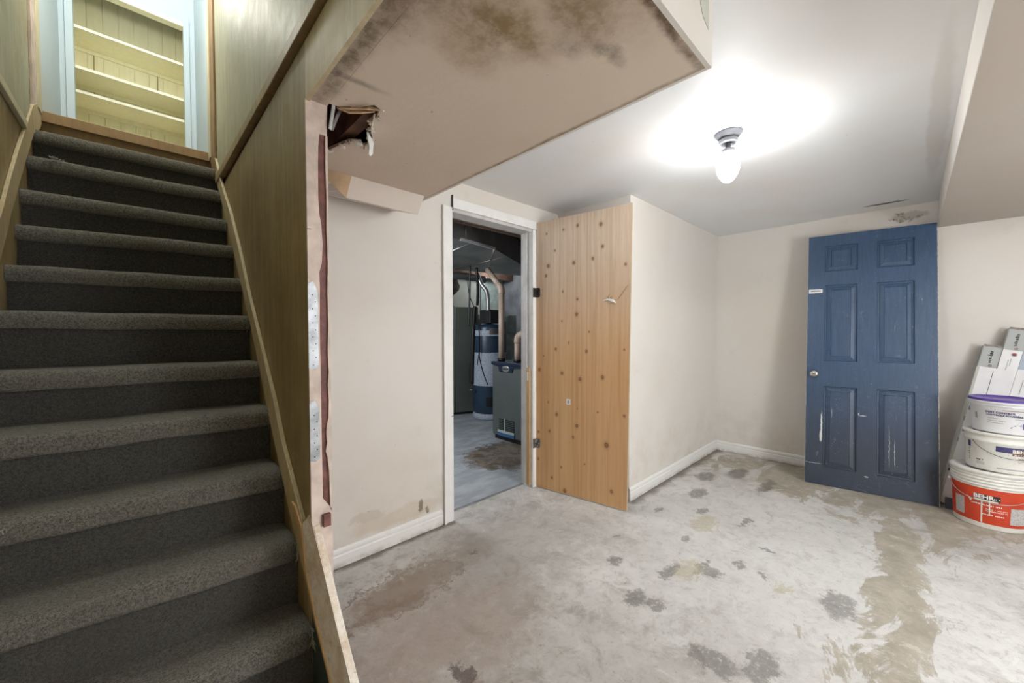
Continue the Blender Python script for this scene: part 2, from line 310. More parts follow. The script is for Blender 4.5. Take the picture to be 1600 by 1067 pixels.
def plywood_mat():
    m = Mat('knotty_plywood')
    sx = m.n.new('ShaderNodeSeparateXYZ'); m.l.new(m.pos, sx.inputs[0])
    wob = m.vm('ADD', m.pos, m.vm('MULTIPLY', m.vm('SUBTRACT', m.noise(25, 2, col=True), (.5, .5, .5)), (.008, 0, .012)))
    dmin = None
    for (x, z, r) in KN:
        R = r / 1000 * 1.0
        d = m.vm('LENGTH', m.vm('MULTIPLY', m.vm('SUBTRACT', wob, (x, 0, z)), (1 / R, 0, 0.8 / R)))
        dmin = d if dmin is None else m.ma('MINIMUM', dmin, d)
    # grain bends round the knots
    bend = m.ma('MULTIPLY', m.step(dmin, 5.0, 0.8), 0.10)
    cmb = m.n.new('ShaderNodeCombineXYZ')
    m.l.new(m.ma('ADD', m.ma('MULTIPLY', sx.outputs[0], 22.0), bend), cmb.inputs[0]); m.l.new(m.ma('MULTIPLY', sx.outputs[2], 0.45), cmb.inputs[2])
    g = m.noise(2.2, 7, 0.62, vec=cmb.outputs[0], dist=0.5)
    strips = m.noise(1.0, 1, 0.4, stretch=(6.5, 0, 0.02))
    c = m.mix(m.step(g, 0.25, 0.75), (0.52, 0.285, 0.125), (0.66, 0.405, 0.20))
    c = m.mix(m.ma('MULTIPLY', m.step(strips, 0.44, 0.54), 0.35), c, (0.72, 0.47, 0.25))
    pale = m.ma('MULTIPLY', m.step(sx.outputs[2], 0.9, 2.0), 0.85)          # paler towards the top
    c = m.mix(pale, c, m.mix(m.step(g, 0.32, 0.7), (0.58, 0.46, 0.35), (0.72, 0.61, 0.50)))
    c = m.mix(m.ma('MULTIPLY', m.step(m.noise(30, 7, 0.75, stretch=(6, 1, 0.35)), 0.50, 0.70), 0.35), c, (0.40, 0.24, 0.12))
    c = m.mix(m.ma('MULTIPLY', m.step(dmin, 2.6, 0.8), 0.40), c, (0.36, 0.17, 0.07))
    ring = m.step(m.ma('ABSOLUTE', m.ma('SUBTRACT', dmin, 0.72)), 0.40, 0.05)
    c = m.mix(m.ma('MULTIPLY', ring, 0.85), c, (0.13, 0.06, 0.025))
    c = m.mix(m.ma('MULTIPLY', m.step(dmin, 0.6, 0.2), 0.75), c, (0.16, 0.075, 0.03))
    for x in (0.21, 0.44):   # joints between the veneer strips
        ln = m.step(m.ma('ABSOLUTE', m.ma('SUBTRACT', sx.outputs[0], x)), 0.0022, 0.0006)
        c = m.mix(m.ma('MULTIPLY', ln, 0.45), c, (0.24, 0.12, 0.05))
    m.val('Base Color', c); m.val('Roughness', 0.55); m.bump(g, 0.12, 0.002)
    return m.m
M['plywood'] = plywood_mat()
M['ply_edge'] = simple('plywood_edge', (0.62, 0.50, 0.34), 0.7)

def blue_mat():
    m = Mat('scratched_blue_paint')
    g = m.noise(5, 6, 0.6, stretch=(14, 14, 1.2))
    sx = m.n.new('ShaderNodeSeparateXYZ'); m.l.new(m.pos, sx.inputs[0])
    c = m.mix(m.step(g, 0.3, 0.7), (0.036, 0.074, 0.148), (0.053, 0.098, 0.186))
    low_dark = m.ma('MULTIPLY', m.step(sx.outputs[2], 1.1, 0.2), 0.8)  # greyer and darker towards the bottom
    c = m.mix(low_dark, c, (0.036, 0.043, 0.058))
    scuff = m.ma('MULTIPLY', m.step(m.noise(60, 6, 0.85), 0.57, 0.66), m.step(m.noise(3.4, 5, 0.7), 0.44, 0.62))
    c = m.mix(m.ma('MULTIPLY', scuff, 0.65), c, (0.38, 0.44, 0.50))
    scr = m.step(m.ma('ABSOLUTE', m.ma('SUBTRACT', m.noise(3.2, 2, 0.5, stretch=(4, 4, 1), dist=0.7), 0.5)), 0.0025, 0.0)
    scr2 = m.step(m.ma('ABSOLUTE', m.ma('SUBTRACT', m.noise(2.6, 2, 0.5, stretch=(1.2, 4, 4), dist=0.7), 0.47)), 0.002, 0.0)
    msk = m.step(m.noise(4.0, 3), 0.52, 0.62)
    c = m.mix(m.ma('MULTIPLY', m.ma('MULTIPLY', m.ma('MAXIMUM', scr, scr2), msk), 0.30), c, (0.55, 0.60, 0.64))
    nz = m.noise(60, 3, 0.7, col=True)
    for (x, z, rx, rz, k) in ((0.104, 0.50, 0.005, 0.09, 1), (0.101, 0.40, 0.008, 0.045, 1), (0.51, 0.38, 0.002, 0.15, .6), (0.54, 0.33, 0.002, 0.10, .5),
                              (0.36, 0.60, 0.020, 0.005, .6), (0.335, 0.61, 0.003, 0.012, .9), (0.05, 0.17, 0.06, 0.003, .5), (0.17, 0.60, 0.002, 0.035, .5), (0.38, 0.125, 0.012, 0.006, .6)):
        c = m.mix(m.ma('MULTIPLY', m.blob((x, 0, z), (rx, 1, rz), 0.014, nz=nz, soft=0.3), k), c, (0.66, 0.68, 0.68))
    m.val('Base Color', c); m.val('Roughness', 0.42); m.bump(m.ma('ADD', g, m.ma('MULTIPLY', m.noise(120, 3), 0.4)), 0.18, 0.002)
    return m.m
M['blue'] = blue_mat()
M['chip'] = simple('chipped_white_door_edge', (0.66, 0.64, 0.60), 0.7, var=0.15, nscale=40)
M['chrome'] = simple('brushed_nickel', (0.62, 0.60, 0.57), 0.25, 1.0, var=0.02)
M['steel'] = simple('dull_hinge_steel', (0.30, 0.29, 0.28), 0.35, 0.9)
M['dark_steel'] = simple('dark_hinge_steel', (0.06, 0.055, 0.05), 0.4, 0.7)
M['sticker'] = simple('white_sticker', (0.85, 0.85, 0.84), 0.5, var=0.01)
M['ink'] = simple('black_ink', (0.02, 0.02, 0.022), 0.5, var=0)
M['grey_ink'] = simple('grey_ink', (0.30, 0.31, 0.34), 0.5, var=0)
M['white_ink'] = simple('white_ink', (0.85, 0.84, 0.82), 0.5, var=0)
M['navy'] = simple('navy_print', (0.055, 0.05, 0.16), 0.45, var=0.02)
M['violet'] = simple('purple_plastic', (0.105, 0.05, 0.36), 0.35, var=0.03)
M['red'] = simple('red_orange_label', (0.62, 0.055, 0.015), 0.42, var=0.05)
M['pail'] = None
def pail_mat():
    m = Mat('paint_flecked_white_plastic')
    c = m.mix(m.ma('MULTIPLY', m.step(m.noise(16, 6, 0.7), 0.5, 0.7), 0.45), (0.80, 0.79, 0.74), (0.60, 0.56, 0.46))
    c = m.mix(m.ma('MULTIPLY', m.step(m.noise(45, 4, 0.7), 0.63, 0.7), 0.6), c, (0.40, 0.36, 0.28))
    m.val('Base Color', c); m.val('Roughness', 0.4); m.bump(m.noise(50, 4), 0.2, 0.002); return m.m
M['pail'] = pail_mat()
M['drip'] = simple('cream_paint_drip', (0.84, 0.80, 0.70), 0.5, var=0.02)
M['data_panel'] = None
def speckle(name, a, b, sc, lo=0.48, hi=0.56, stretch=None):
    m = Mat(name); c = m.mix(m.step(m.noise(sc, 3, 0.7, stretch=stretch), lo, hi), a, b); m.val('Base Color', c); m.val('Roughness', 0.5); return m.m
M['data_panel'] = speckle('small_print_panel', (0.62, 0.60, 0.58), (0.33, 0.32, 0.32), 260)
M['photo_print'] = speckle('printed_picture', (0.75, 0.75, 0.80), (0.16, 0.12, 0.38), 40)
M['carton'] = simple('white_carton', (0.80, 0.80, 0.81), 0.45, var=0.02)
M['carton_grey'] = simple('grey_carton_print', (0.42, 0.44, 0.43), 0.45, var=0.03)
M['carton_blue'] = simple('blue_grey_carton_print', (0.38, 0.44, 0.52), 0.45, var=0.03)
M['seal_red'] = simple('dark_red_seal', (0.25, 0.05, 0.07), 0.5, var=0.1, nscale=60)
M['seal_grey'] = simple('grey_brown_seal', (0.30, 0.25, 0.22), 0.5, var=0.15, nscale=60)
M['slate'] = simple('dark_slate_plastic', (0.07, 0.08, 0.11), 0.5)
M['porcelain'] = simple('glazed_porcelain', (0.15, 0.155, 0.17), 0.3, var=0.03)
M['duct'] = simple('galvanised_duct', (0.33, 0.335, 0.33), 0.42, 0.75, var=0.10, nscale=3)
M['duct_lip'] = simple('bright_duct_lip', (0.7, 0.71, 0.74), 0.35, 0.4, var=0.03)
M['cab_green'] = simple('grey_green_enamel', (0.13, 0.15, 0.13), 0.4, 0.2, var=0.05, nscale=2)
M['furn_grey'] = simple('grey_furnace_enamel', (0.15, 0.17, 0.165), 0.35, 0.2, var=0.05, nscale=2)
M['furn_navy'] = simple('navy_plastic_cap', (0.015, 0.03, 0.06), 0.4)
M['tank_blue'] = simple('dark_blue_tank', (0.025, 0.055, 0.10), 0.35, var=0.08)
M['label_pale'] = speckle('pale_tank_label', (0.50, 0.56, 0.66), (0.28, 0.33, 0.42), 70, 0.52, 0.6)
M['pvc'] = simple('beige_vent_pipe', (0.60, 0.46, 0.37), 0.4, var=0.05)
M['flex'] = simple('silver_flex_duct', (0.5, 0.5, 0.5), 0.35, 0.6)
M['black'] = simple('black_rubber', (0.012, 0.012, 0.014), 0.5)
M['block'] = simple('grey_block_wall', (0.27, 0.275, 0.30), 0.85, var=0.12, nscale=4, bump=0.5)
M['tank_white'] = simple('pale_green_plastic', (0.55, 0.65, 0.60), 0.5, var=0.08)
M['insul'] = simple('dark_insulation', (0.10, 0.075, 0.06), 0.95, var=0.2, nscale=14, bump=1.0, bscale=25)
M['joist'] = simple('old_brown_joist', (0.17, 0.10, 0.07), 0.8, var=0.15, nscale=6)
M['pale_board'] = simple('pale_plasterboard', (0.55, 0.56, 0.50), 0.8, var=0.06, nscale=3)
M['grille'] = simple('dark_grille', (0.03, 0.03, 0.03), 0.5)
M['badge'] = simple('silver_badge', (0.5, 0.5, 0.5), 0.3, 0.7)
M['filter_blue'] = simple('blue_filter', (0.06, 0.16, 0.36), 0.6)
def emit(name, strength, col=(1, 1, 1)):
    m = Mat(name); m.val('Base Color', (0.9, 0.9, 0.9)); m.val('Emission Color', col); m.val('Emission Strength', strength); return m.m
M['glow'] = emit('glowing_bulb', LAMP, (0.97, 0.985, 1.0))
M['glow_back'] = emit('fill_tube_glow', TUBES, (0.96, 0.98, 1.0))

# ------------------------------------------------------------------ builders
WL = {}                                   # world translation carried by unrotated parents
def obj(name, verts, faces, mat, parent=None, smooth=False, local=False):
    me = bpy.data.meshes.new(name)
    off = Vector((0, 0, 0)) if (local or parent is None) else WL.get(parent.name, Vector((0, 0, 0)))
    me.from_pydata([tuple(Vector(v) - off) for v in verts], [], faces)
    bm = bmesh.new(); bm.from_mesh(me); bmesh.ops.recalc_face_normals(bm, faces=bm.faces); bm.to_mesh(me); bm.free()
    me.materials.append(mat)
    if smooth:
        for p in me.polygons: p.use_smooth = True
    o = bpy.data.objects.new(name, me); C.objects.link(o)
    if parent is not None: o.parent = parent; WL[o.name] = off
    return o
def thing(name, loc, label, cat, group=None, rot=None, kind=None):
    o = bpy.data.objects.new(name, None); C.objects.link(o); o.location = loc; o.empty_display_size = 0.1
    WL[o.name] = Vector(loc)
    if rot: o.rotation_euler = rot
    return tag(o, label, cat, group, kind)
def tag(o, label=None, cat=None, group=None, kind=None):
    if label: o['label'] = label
    if cat: o['category'] = cat
    if group: o['group'] = group
    if kind: o['kind'] = kind
    return o
def struct(o, label=None):
    o['kind'] = 'structure'
    if label: o['label'] = label
    return o
def vbox(x0, x1, y0, y1, z0, z1):
    v = [(x, y, z) for x in (x0, x1) for y in (y0, y1) for z in (z0, z1)]
    f = [(0, 1, 3, 2), (4, 6, 7, 5), (0, 4, 5, 1), (2, 3, 7, 6), (0, 2, 6, 4), (1, 5, 7, 3)]
    return v, f
def bevelled(o, wdt, seg=2):
    md = o.modifiers.new('bevel', 'BEVEL'); md.width = wdt; md.segments = seg; md.limit_method = 'ANGLE'; md.angle_limit = D2R(40); return o
def box(name, x0, x1, y0, y1, z0, z1, mat, parent=None, bev=0, local=False):
    o = obj(name, *vbox(x0, x1, y0, y1, z0, z1), mat, parent, local=local)
    return bevelled(o, bev) if bev else o
def join(parts):
    V, F = [], []
    for v, f in parts:
        n = len(V); V += list(v); F += [tuple(i + n for i in ff) for ff in f]
    return V, F
def vprism(poly, axis, a0, a1):
    # poly: 2d points in the plane across `axis`
    def P(p, a): return {'x': (a, p[0], p[1]), 'y': (p[0], a, p[1]), 'z': (p[0], p[1], a)}[axis]
    n = len(poly); v = [P(p, a0) for p in poly] + [P(p, a1) for p in poly]
    f = [tuple(range(n)), tuple(range(2 * n - 1, n - 1, -1))] + [(i, (i + 1) % n, n + (i + 1) % n, n + i) for i in range(n)]
    return v, f
def prism(name, poly, axis, a0, a1, mat, parent=None, bev=0, local=False):
    o = obj(name, *vprism(poly, axis, a0, a1), mat, parent, local=local)
    return bevelled(o, bev) if bev else o
def vlathe(prof, c=(0, 0, 0), seg=40, a0=0, a1=2 * math.pi):
    v, f = [], []; full = abs(a1 - a0 - 2 * math.pi) < 1e-6; ns = seg if full else seg + 1
    for (r, z) in prof:
        for k in range(ns):
            a = a0 + (a1 - a0) * k / seg; v.append((c[0] + r * math.cos(a), c[1] + r * math.sin(a), c[2] + z))
    for i in range(len(prof) - 1):
        for k in range(seg):
            k2 = (k + 1) % ns if full else k + 1
            f.append((i * ns + k, i * ns + k2, (i + 1) * ns + k2, (i + 1) * ns + k))
    return v, f
def lathe(name, prof, c, mat, parent=None, seg=40, local=False): return obj(name, *vlathe(prof, c, seg), mat, parent, True, local)
def vtube(pts, r, seg=8, cap=True):
    pts = [Vector(p) for p in pts]; v, f = [], []; n = len(pts); up = None
    for i, p in enumerate(pts):
        t = (pts[min(i + 1, n - 1)] - pts[max(i - 1, 0)]).normalized()
        if up is None: up = Vector((0, 0, 1)) if abs(t.z) < 0.9 else Vector((1, 0, 0))
        s = t.cross(up).normalized(); up = s.cross(t).normalized(); rr = r[i] if isinstance(r, (list, tuple)) else r
        for k in range(seg):
            a = 2 * math.pi * k / seg; v.append(tuple(p + s * math.cos(a) * rr + up * math.sin(a) * rr))
    for i in range(n - 1):
        for k in range(seg): f.append((i * seg + k, i * seg + (k + 1) % seg, (i + 1) * seg + (k + 1) % seg, (i + 1) * seg + k))
    if cap: f += [tuple(range(seg)), tuple(range((n - 1) * seg, n * seg))]
    return v, f
def tube(name, pts, r, mat, parent=None, seg=8, local=False): return obj(name, *vtube(pts, r, seg), mat, parent, True, local)
def smooth_path(pts, n=6):
    P = [Vector(p) for p in pts]; out = []
    for i in range(len(P) - 1):
        p0, p1, p2, p3 = P[max(i - 1, 0)], P[i], P[i + 1], P[min(i + 2, len(P) - 1)]
        for k in range(n):
            t = k / n
            out.append(0.5 * ((2 * p1) + (p2 - p0) * t + (2 * p0 - 5 * p1 + 4 * p2 - p3) * t * t + (3 * p1 - p0 - 3 * p2 + p3) * t ** 3))
    return out + [P[-1]]
def text_mesh(s, size, bold=0.0):
    cu = bpy.data.curves.new('t', 'FONT'); cu.body = s; cu.size = size; cu.align_x = 'CENTER'; cu.offset = bold; cu.resolution_u = 2
    o = bpy.data.objects.new('t', cu); C.objects.link(o)
    bpy.context.view_layer.update()
    me = bpy.data.meshes.new_from_object(o.evaluated_get(bpy.context.evaluated_depsgraph_get()))
    v = [tuple(p.co) for p in me.vertices]; f = [tuple(p.vertices) for p in me.polygons]
    bpy.data.objects.remove(o); bpy.data.curves.remove(cu); bpy.data.meshes.remove(me)
    return v, f
def text_flat(name, s, size, fn, mat, parent, bold=0.0, local=False):
    v, f = text_mesh(s, size, bold)
    return obj(name, [fn(p[0], p[1]) for p in v], f, mat, parent, local=local)

# ------------------------------------------------------------------ key dimensions (metres)
XS, XW = 0.384, 0.396                    # stair side / panelling plane
XL = -0.39
YA, YS, XC, XB = 2.11, 1.434, 2.66, 4.536
ZC, ZS, YP = 2.289, 2.0, 1.286
XO0, XO1, ZO = 1.533, 2.32, 2.09         # doorway opening
YB, ZB = -0.123, 2.085                   # bulkhead
TOP = 4.8
YF = 5.3                                 # furnace room far wall

# ------------------------------------------------------------------ shell
v, f = join([vbox(-0.5, 5.1, -2.1, 5.4, -0.1, 0)])
struct(obj('floor', v, f, M['floor']), 'worn grey concrete basement floor with damp stains')
struct(obj('ceiling', *join([vbox(XW + 0.054, XB + 0.1, -2.1, YA + 0.11, ZC, ZC + 0.1), vbox(-0.5, XW + 0.054, -2.1, 0.3, ZC, ZC + 0.1)]), M['ceiling']), 'white painted basement ceiling')
wd = struct(obj('wall_doorway', *join([vbox(0.45, XO0 - 0.0185, YA, YA + 0.11, 0, ZC), vbox(XO0 - 0.0185, XO1 + 0.0185, YA, YA + 0.11, ZO + 0.0125, ZC), vbox(XO1 + 0.0185, XC + 0.1, YA, YA + 0.11, 0, ZC)]), M['wall_door']), 'cream painted wall holding the furnace room doorway')
struct(obj('wall_closet', *join([vbox(XC, XB, YS, YS + 0.1, 0, ZC), vbox(XC, XC + 0.1, YS + 0.1, YA, 0, ZC)]), M['wall']), 'cream side wall that juts out beside the plywood door')
wb = struct(obj('wall_back', *vbox(XB, XB + 0.12, -2.1, YS + 0.1, 0, ZC), M['wall_back']), 'cream far wall behind the leaning blue door')
struct(obj('wall_near', *vbox(-0.5, XB, -2.2, -2.1, 0, ZC), M['wall']))
struct(obj('wall_left', *join([vbox(XL - 0.1, XL, -2.1, 0.3, 0, ZC), vbox(XL - 0.1, XL, 0.3, 4.9, 0, TOP)]), M['panel_low']), 'wood panelled wall left of the stairs')
# wall between stairs and room, its end is the scarred post
ws = struct(obj('wall_stair', *join([vbox(XW, 0.447, YP + 0.0085, 4.2, 0, ZS), vbox(XW, 0.447, 0.3, 4.2, ZS + 0.0125, TOP)]), M['redbrown']), 'scarred wall end and panelled wall right of the stairs')
struct(obj('wall_stairwell', *vbox(XL, XW, 0.22, 0.3, ZC + 0.1, TOP), M['landing']))
struct(obj('ceiling_landing', *vbox(XL, XW, 0.22, 4.9, TOP, TOP + 0.1), M['landing']))
# bulkhead on the right
struct(box('bulkhead', 0.9, XB, -0.85, YB, ZB, ZC, M['wall'], bev=0.004), 'cream boxed bulkhead under the ceiling at right')
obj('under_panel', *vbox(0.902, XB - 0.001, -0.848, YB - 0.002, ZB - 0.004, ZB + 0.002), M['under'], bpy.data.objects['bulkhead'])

# soffit box with the torn hole
def soffit():
    y0, y1, x0, x1 = 0.398, YA, 0.447, 1.143
    hole = [(0.449, 1.268), (0.478, 1.262), (0.503, 1.238), (0.520, 1.243), (0.538, 1.205), (0.556, 1.178), (0.580, 1.188), (0.592, 1.235),
            (0.588, 1.290), (0.612, 1.325), (0.640, 1.395), (0.655, 1.445), (0.640, 1.472), (0.612, 1.448), (0.590, 1.470), (0.575, 1.520), (0.560, 1.585), (0.535, 1.640), (0.505, 1.652),
            (0.470, 1.62), (0.449, 1.55)]
    bm = bmesh.new()
    def loop(pts):
        vv = [bm.verts.new((p[0], p[1], ZS)) for p in pts]
        for i in range(len(vv)): bm.edges.new((vv[i], vv[(i + 1) % len(vv)]))
        return vv
    o1 = loop([(x0, y0), (x1, y0), (x1, y1), (x0, y1)]); h = loop(hole)
    bmesh.ops.triangle_fill(bm, use_beauty=True, edges=bm.edges[:])
    # thickness of the plasterboard round the hole
    hz = [bm.verts.new((p[0], p[1], ZS + 0.012)) for p in hole]
    for i in range(len(h)): bm.faces.new((h[i], h[(i + 1) % len(h)], hz[(i + 1) % len(h)], hz[i]))
    me = bpy.data.meshes.new('soffit'); bm.to_mesh(me); bm.free(); me.materials.append(M['soffit'])
    o = bpy.data.objects.new('soffit', me); C.objects.link(o)
    struct(o, 'stained beige soffit hanging below the ceiling, with a torn hole')
    # side faces, joined sheets
    obj('end_panel', *vbox(XW, x1, y0 - 0.012, y0, ZS, ZC), M['wall'], o)
    obj('side_panel', *vbox(x1, x1 + 0.012, y0 - 0.012, y1, ZS, ZC), M['wall'], o)
    obj('infill_panel', *vbox(XW + 0.0005, x0 - 0.0005, y0, YP + 0.006, ZS, ZS + 0.012), M['soffit'], o)
    # cavity
    obj('cavity_lining', *join([vbox(0.45, 0.80, 1.12, 1.13, ZS + 0.013, ZC), vbox(0.80, 0.81, 1.12, 1.75, ZS + 0.013, ZC), vbox(0.45, 0.80, 1.75, 1.76, ZS + 0.013, ZC),
                                vbox(0.448, 0.81, 1.12, 1.76, ZC - 0.02, ZC - 0.01)]), M['hole'], o)
    box('joist', 0.575, 0.62, 1.13, 1.75, ZS + 0.03, ZS + 0.22, M['lathe_wood'], o)
    box('blocking', 0.45, 0.56, 1.20, 1.25, ZS + 0.016, ZS + 0.09, M['tan_patch'], o)
    # ragged lips, strips and dangling paper
    def ribbon(name, pts, wd_, mat, thick=0.002):
        V, F = [], []; P = [Vector(p) for p in pts]
        for i, p in enumerate(P):
            t = (P[min(i + 1, len(P) - 1)] - P[max(i - 1, 0)]).normalized(); s = t.cross(Vector((0.6, -0.75, 0.2))).normalized(); ww = wd_[i] if isinstance(wd_, list) else wd_
            d = s.cross(t) * thick
            V += [tuple(p - s * ww + d), tuple(p + s * ww + d), tuple(p + s * ww - d), tuple(p - s * ww - d)]
        for i in range(len(P) - 1):
            for k in range(4): F.append((i * 4 + k, i * 4 + (k + 1) % 4, (i + 1) * 4 + (k + 1) % 4, (i + 1) * 4 + k))
        F += [(0, 1, 2, 3), tuple(range(4 * len(P) - 4, 4 * len(P)))]
        return obj(name, V, F, mat, o)
    ribbon('metal_strip', [(0.470, 1.262, ZS + 0.05), (0.462, 1.27, ZS - 0.01), (0.453, 1.275, ZS - 0.075)], 0.006, M['duct_lip'])
    ribbon('metal_strip', [(0.52, 1.33, ZS + 0.06), (0.492, 1.315, ZS + 0.0), (0.468, 1.30, ZS - 0.06)], 0.0055, M['flex'])
    ribbon('paper_flap', [(0.625, 1.36, ZS - 0.001), (0.612, 1.33, ZS - 0.03), (0.610, 1.325, ZS - 0.06), (0.606, 1.315, ZS - 0.082), (0.598, 1.31, ZS - 0.10)], [0.018, 0.022, 0.014, 0.012, 0.005], M['sticker'])
    ribbon('paper_flap', [(0.628, 1.44, ZS - 0.001), (0.60, 1.43, ZS - 0.014), (0.575, 1.41, ZS - 0.02)], [0.012, 0.010, 0.004], M['gypsum'])
    ribbon('torn_lip', [(0.455, 1.60, ZS - 0.004), (0.49, 1.645, ZS - 0.010), (0.53, 1.64, ZS - 0.006), (0.57, 1.58, ZS - 0.004)], [0.008, 0.012, 0.010, 0.004], M['gypsum'])
    ribbon('torn_lip', [(0.585, 1.24, ZS + 0.004), (0.60, 1.30, ZS - 0.004), (0.635, 1.36, ZS - 0.006), (0.65, 1.43, ZS - 0.003)], [0.004, 0.010, 0.013, 0.006], M['gypsum'])
    ribbon('torn_lip', [(0.475, 1.275, ZS + 0.004), (0.51, 1.262, ZS + 0.004), (0.545, 1.235, ZS + 0.004), (0.575, 1.215, ZS + 0.004)], [0.006, 0.020, 0.022, 0.006], M['tan_patch'])
    ribbon('torn_lip', [(0.48, 1.262, ZS - 0.003), (0.51, 1.240, ZS - 0.003), (0.545, 1.20, ZS - 0.003), (0.58, 1.187, ZS - 0.002)], [0.006, 0.016, 0.013, 0.003], M['tan_patch'])
    # fallen crumbs stuck at the rim
    V, F = [], []
    for k in range(60):
        a = rnd.choice(hole[6:18]); cx, cy = a[0] + rnd.uniform(-.012, .018), a[1] + rnd.uniform(-.012, .012); s = rnd.uniform(.0015, .005)
        vv, ff = vbox(cx - s, cx + s, cy - s, cy + s, ZS - s * 1.6, ZS + .001); n = len(V); V += vv; F += [tuple(i + n for i in q) for q in ff]
    c = obj('gypsum_crumbs', V, F, M['gypsum'], o); c['kind'] = 'stuff'
    # bent chamfer board between soffit and wall
    X0, X1 = 0.725, 1.113
    prism('chamfer_board', [(1.778, ZS), (1.842, 1.916), (YA - 0.001, ZS - 0.002), (YA - 0.001, ZS)], 'x', X0, X1, M['pale_flap'], o)
    fr = [(X0, 1.842, 1.916), (0.685, 1.828, 1.936), (0.645, 1.812, 1.957), (0.58, 1.80, 1.976), (0.50, 1.79, 1.990), (0.45, 1.783, 1.998)]
    V = [(p[0], 1.775, ZS) for p in fr] + fr + [(p[0], YA - 0.001, ZS - 0.002) for p in fr]
    F = [(i, i + 1, 7 + i, 6 + i) for i in range(5)]
    obj('corner_underside', V, [(6 + i, 7 + i, 13 + i, 12 + i) for i in range(5)], M['wall'], o)
    obj('patched_corner', V, F, M['tan_patch'], o)
    # torn paper on the end panel and a curl of wire on its edge
    V, F = vprism([(1.045, 2.150), (1.062, 2.139), (1.07, 2.118), (1.085, 2.10), (1.10, 2.094), (1.125, 2.085), (1.125, 2.16), (1.08, 2.17)], 'y', y0 - 0.0135, y0 - 0.0122)
    obj('lifted_paper', V, F, M['pale_board'], o)
    obj('torn_spot', *vprism([(1.03, 2.185), (1.055, 2.178), (1.048, 2.162), (1.064, 2.13), (1.058, 2.128), (1.035, 2.158), (1.022, 2.17)], 'y', y0 - 0.0145, y0 - 0.0125), M['lathe_wood'], o)
    pts = [(1.156 + 0.009 * math.cos(t * 1.7) + t * 0.0008, 0.40, 2.062 + 0.010 * math.sin(t * 1.7) - t * 0.001) for t in [i * 0.5 for i in range(14)]]
    tube('wire_curl', pts, 0.0012, M['grey_ink'], o, 5)
soffit()

# ---- scarred end of the stair wall
def ragged(xa, xb, z0, z1, side, amp, step=0.035, seed=1):
    r = random.Random(seed); pts = []; z = z0
    L, R = [], []
    while z < z1:
        L.append(((xa + (r.uniform(-amp, amp) if side in 'lb' else 0)), z)); R.append(((xb + (r.uniform(-amp, amp) if side in 'rb' else 0)), z)); z += step * r.uniform(.6, 1.4)
    L.append((xa, z1)); R.append((xb, z1))
    return L + R[::-1]
# left strip: taped plaster with a ragged right edge that sways
L = [(XS, 0.0), (0.419, 0.0), (0.419, .74), (0.4185, 0.92), (0.418, 1.1), (0.417, 1.30), (0.419, 1.42), (0.418, 1.47), (0.426, 1.50), (0.429, 1.56), (0.426, 1.62), (0.420, 1.655),
     (0.418, 1.70), (0.4185, 1.80), (0.420, 1.862), (0.423, 1.905), (0.440, 1.905), (0.447, 1.905), (0.449, ZS), (XS, ZS)]
prism('plaster_strip', L, 'y', YP, YP + 0.008, M['pink'], ws)
prism('edge_strip', [(0.443, 0.70), (0.449, 0.70), (0.449, 1.905), (0.4425, 1.905), (0.4415, 1.80), (0.4440, 1.70), (0.4425, 1.62), (0.445, 1.5), (0.4425, 1.41), (0.444, 1.3), (0.441, 1.22),
     (0.4435, 1.15), (0.440, 1.11), (0.4425, 1.06), (0.4405, 1.0), (0.436, 0.985), (0.433, 0.955), (0.436, 0.92), (0.4305, 0.895), (0.436, 0.875), (0.440, 0.83), (0.441, 0.79)], 'y', YP + 0.001, YP + 0.008, M['pink'], ws)
prism('lower_patch', [(0.4195, 0.0), (0.449, 0.0), (0.449, 0.70), (0.4195, 0.745)], 'y', YP + 0.001, YP + 0.008, M['pink'], ws)
box('paint_block', 0.416, 0.440, YP - 0.014, YP, 0.655, 0.695, M['redbrown'], ws, 0.002)
for (za, zb) in ((1.165, 1.44), (0.873, 1.065)):
    b = prism('corner_bead', [(XS - 0.001, za), (0.400, za - 0.004), (0.412, za + 0.006), (0.412, zb - 0.03), (0.398, zb), (XS - 0.001, zb - 0.01)], 'y', YP - 0.0015, YP, M['zinc'], ws)
    V, F = [], []
    n = int((zb - za) / 0.024)
    for k in range(n):
        for dx in ((0.396,), (0.404,))[k % 2]:
            zz = za + 0.012 + k * 0.022; vv, ff = vlathe([(0, 0), (0.0022, 0)], (0, 0, 0), 8); nn = len(V)
            V += [(dx + p[0], YP - 0.0019, zz + p[1]) for p in vv]; F += [tuple(i + nn for i in q) for q in ff]
    obj('nail_hole', V, F, M['ink'], b)
lathe('nail_head', [(0, .002), (0.006, .001), (0.007, 0)], (0.389, YP, 1.6), M['dark_steel'], ws, 12).rotation_euler = (0, 0, 0)

# ---- panelling and mouldings (both sides of the stairs)
T = 0.012
pl = prism('lower_panel', [(YP + 0.0085, 0.0), (3.30, 0.0), (3.30, 2.17), (YP - 0.001, 2.17), (YP - 0.001, ZS + 0.001), (YP + 0.0085, ZS + 0.001)], 'x', XS, XW, M['panel_low'], ws)
prism('fascia_board', [(0.30, ZS - 0.006), (YP - 0.002, ZS - 0.006), (YP - 0.002, 2.17), (0.30, 2.17)], 'x', XS, XW, M['fascia'], ws)
prism('upper_panel', [(0.30, 2.20), (3.05, 2.24), (3.05, TOP), (0.30, TOP)], 'x', XS - 0.004, XW, M['panel_up'], ws)
prism('rail_moulding', [(0.30, 2.160), (3.04, 2.225), (3.04, 2.275), (0.30, 2.20)], 'x', XS - 0.018, XW, M['mould'], ws, 0.004)
prism('rail_bead', [(0.30, 2.198), (3.03, 2.272), (3.03, 2.290), (0.30, 2.214)], 'x', XS - 0.012, XW, M['cream_wood'], ws, 0.003)
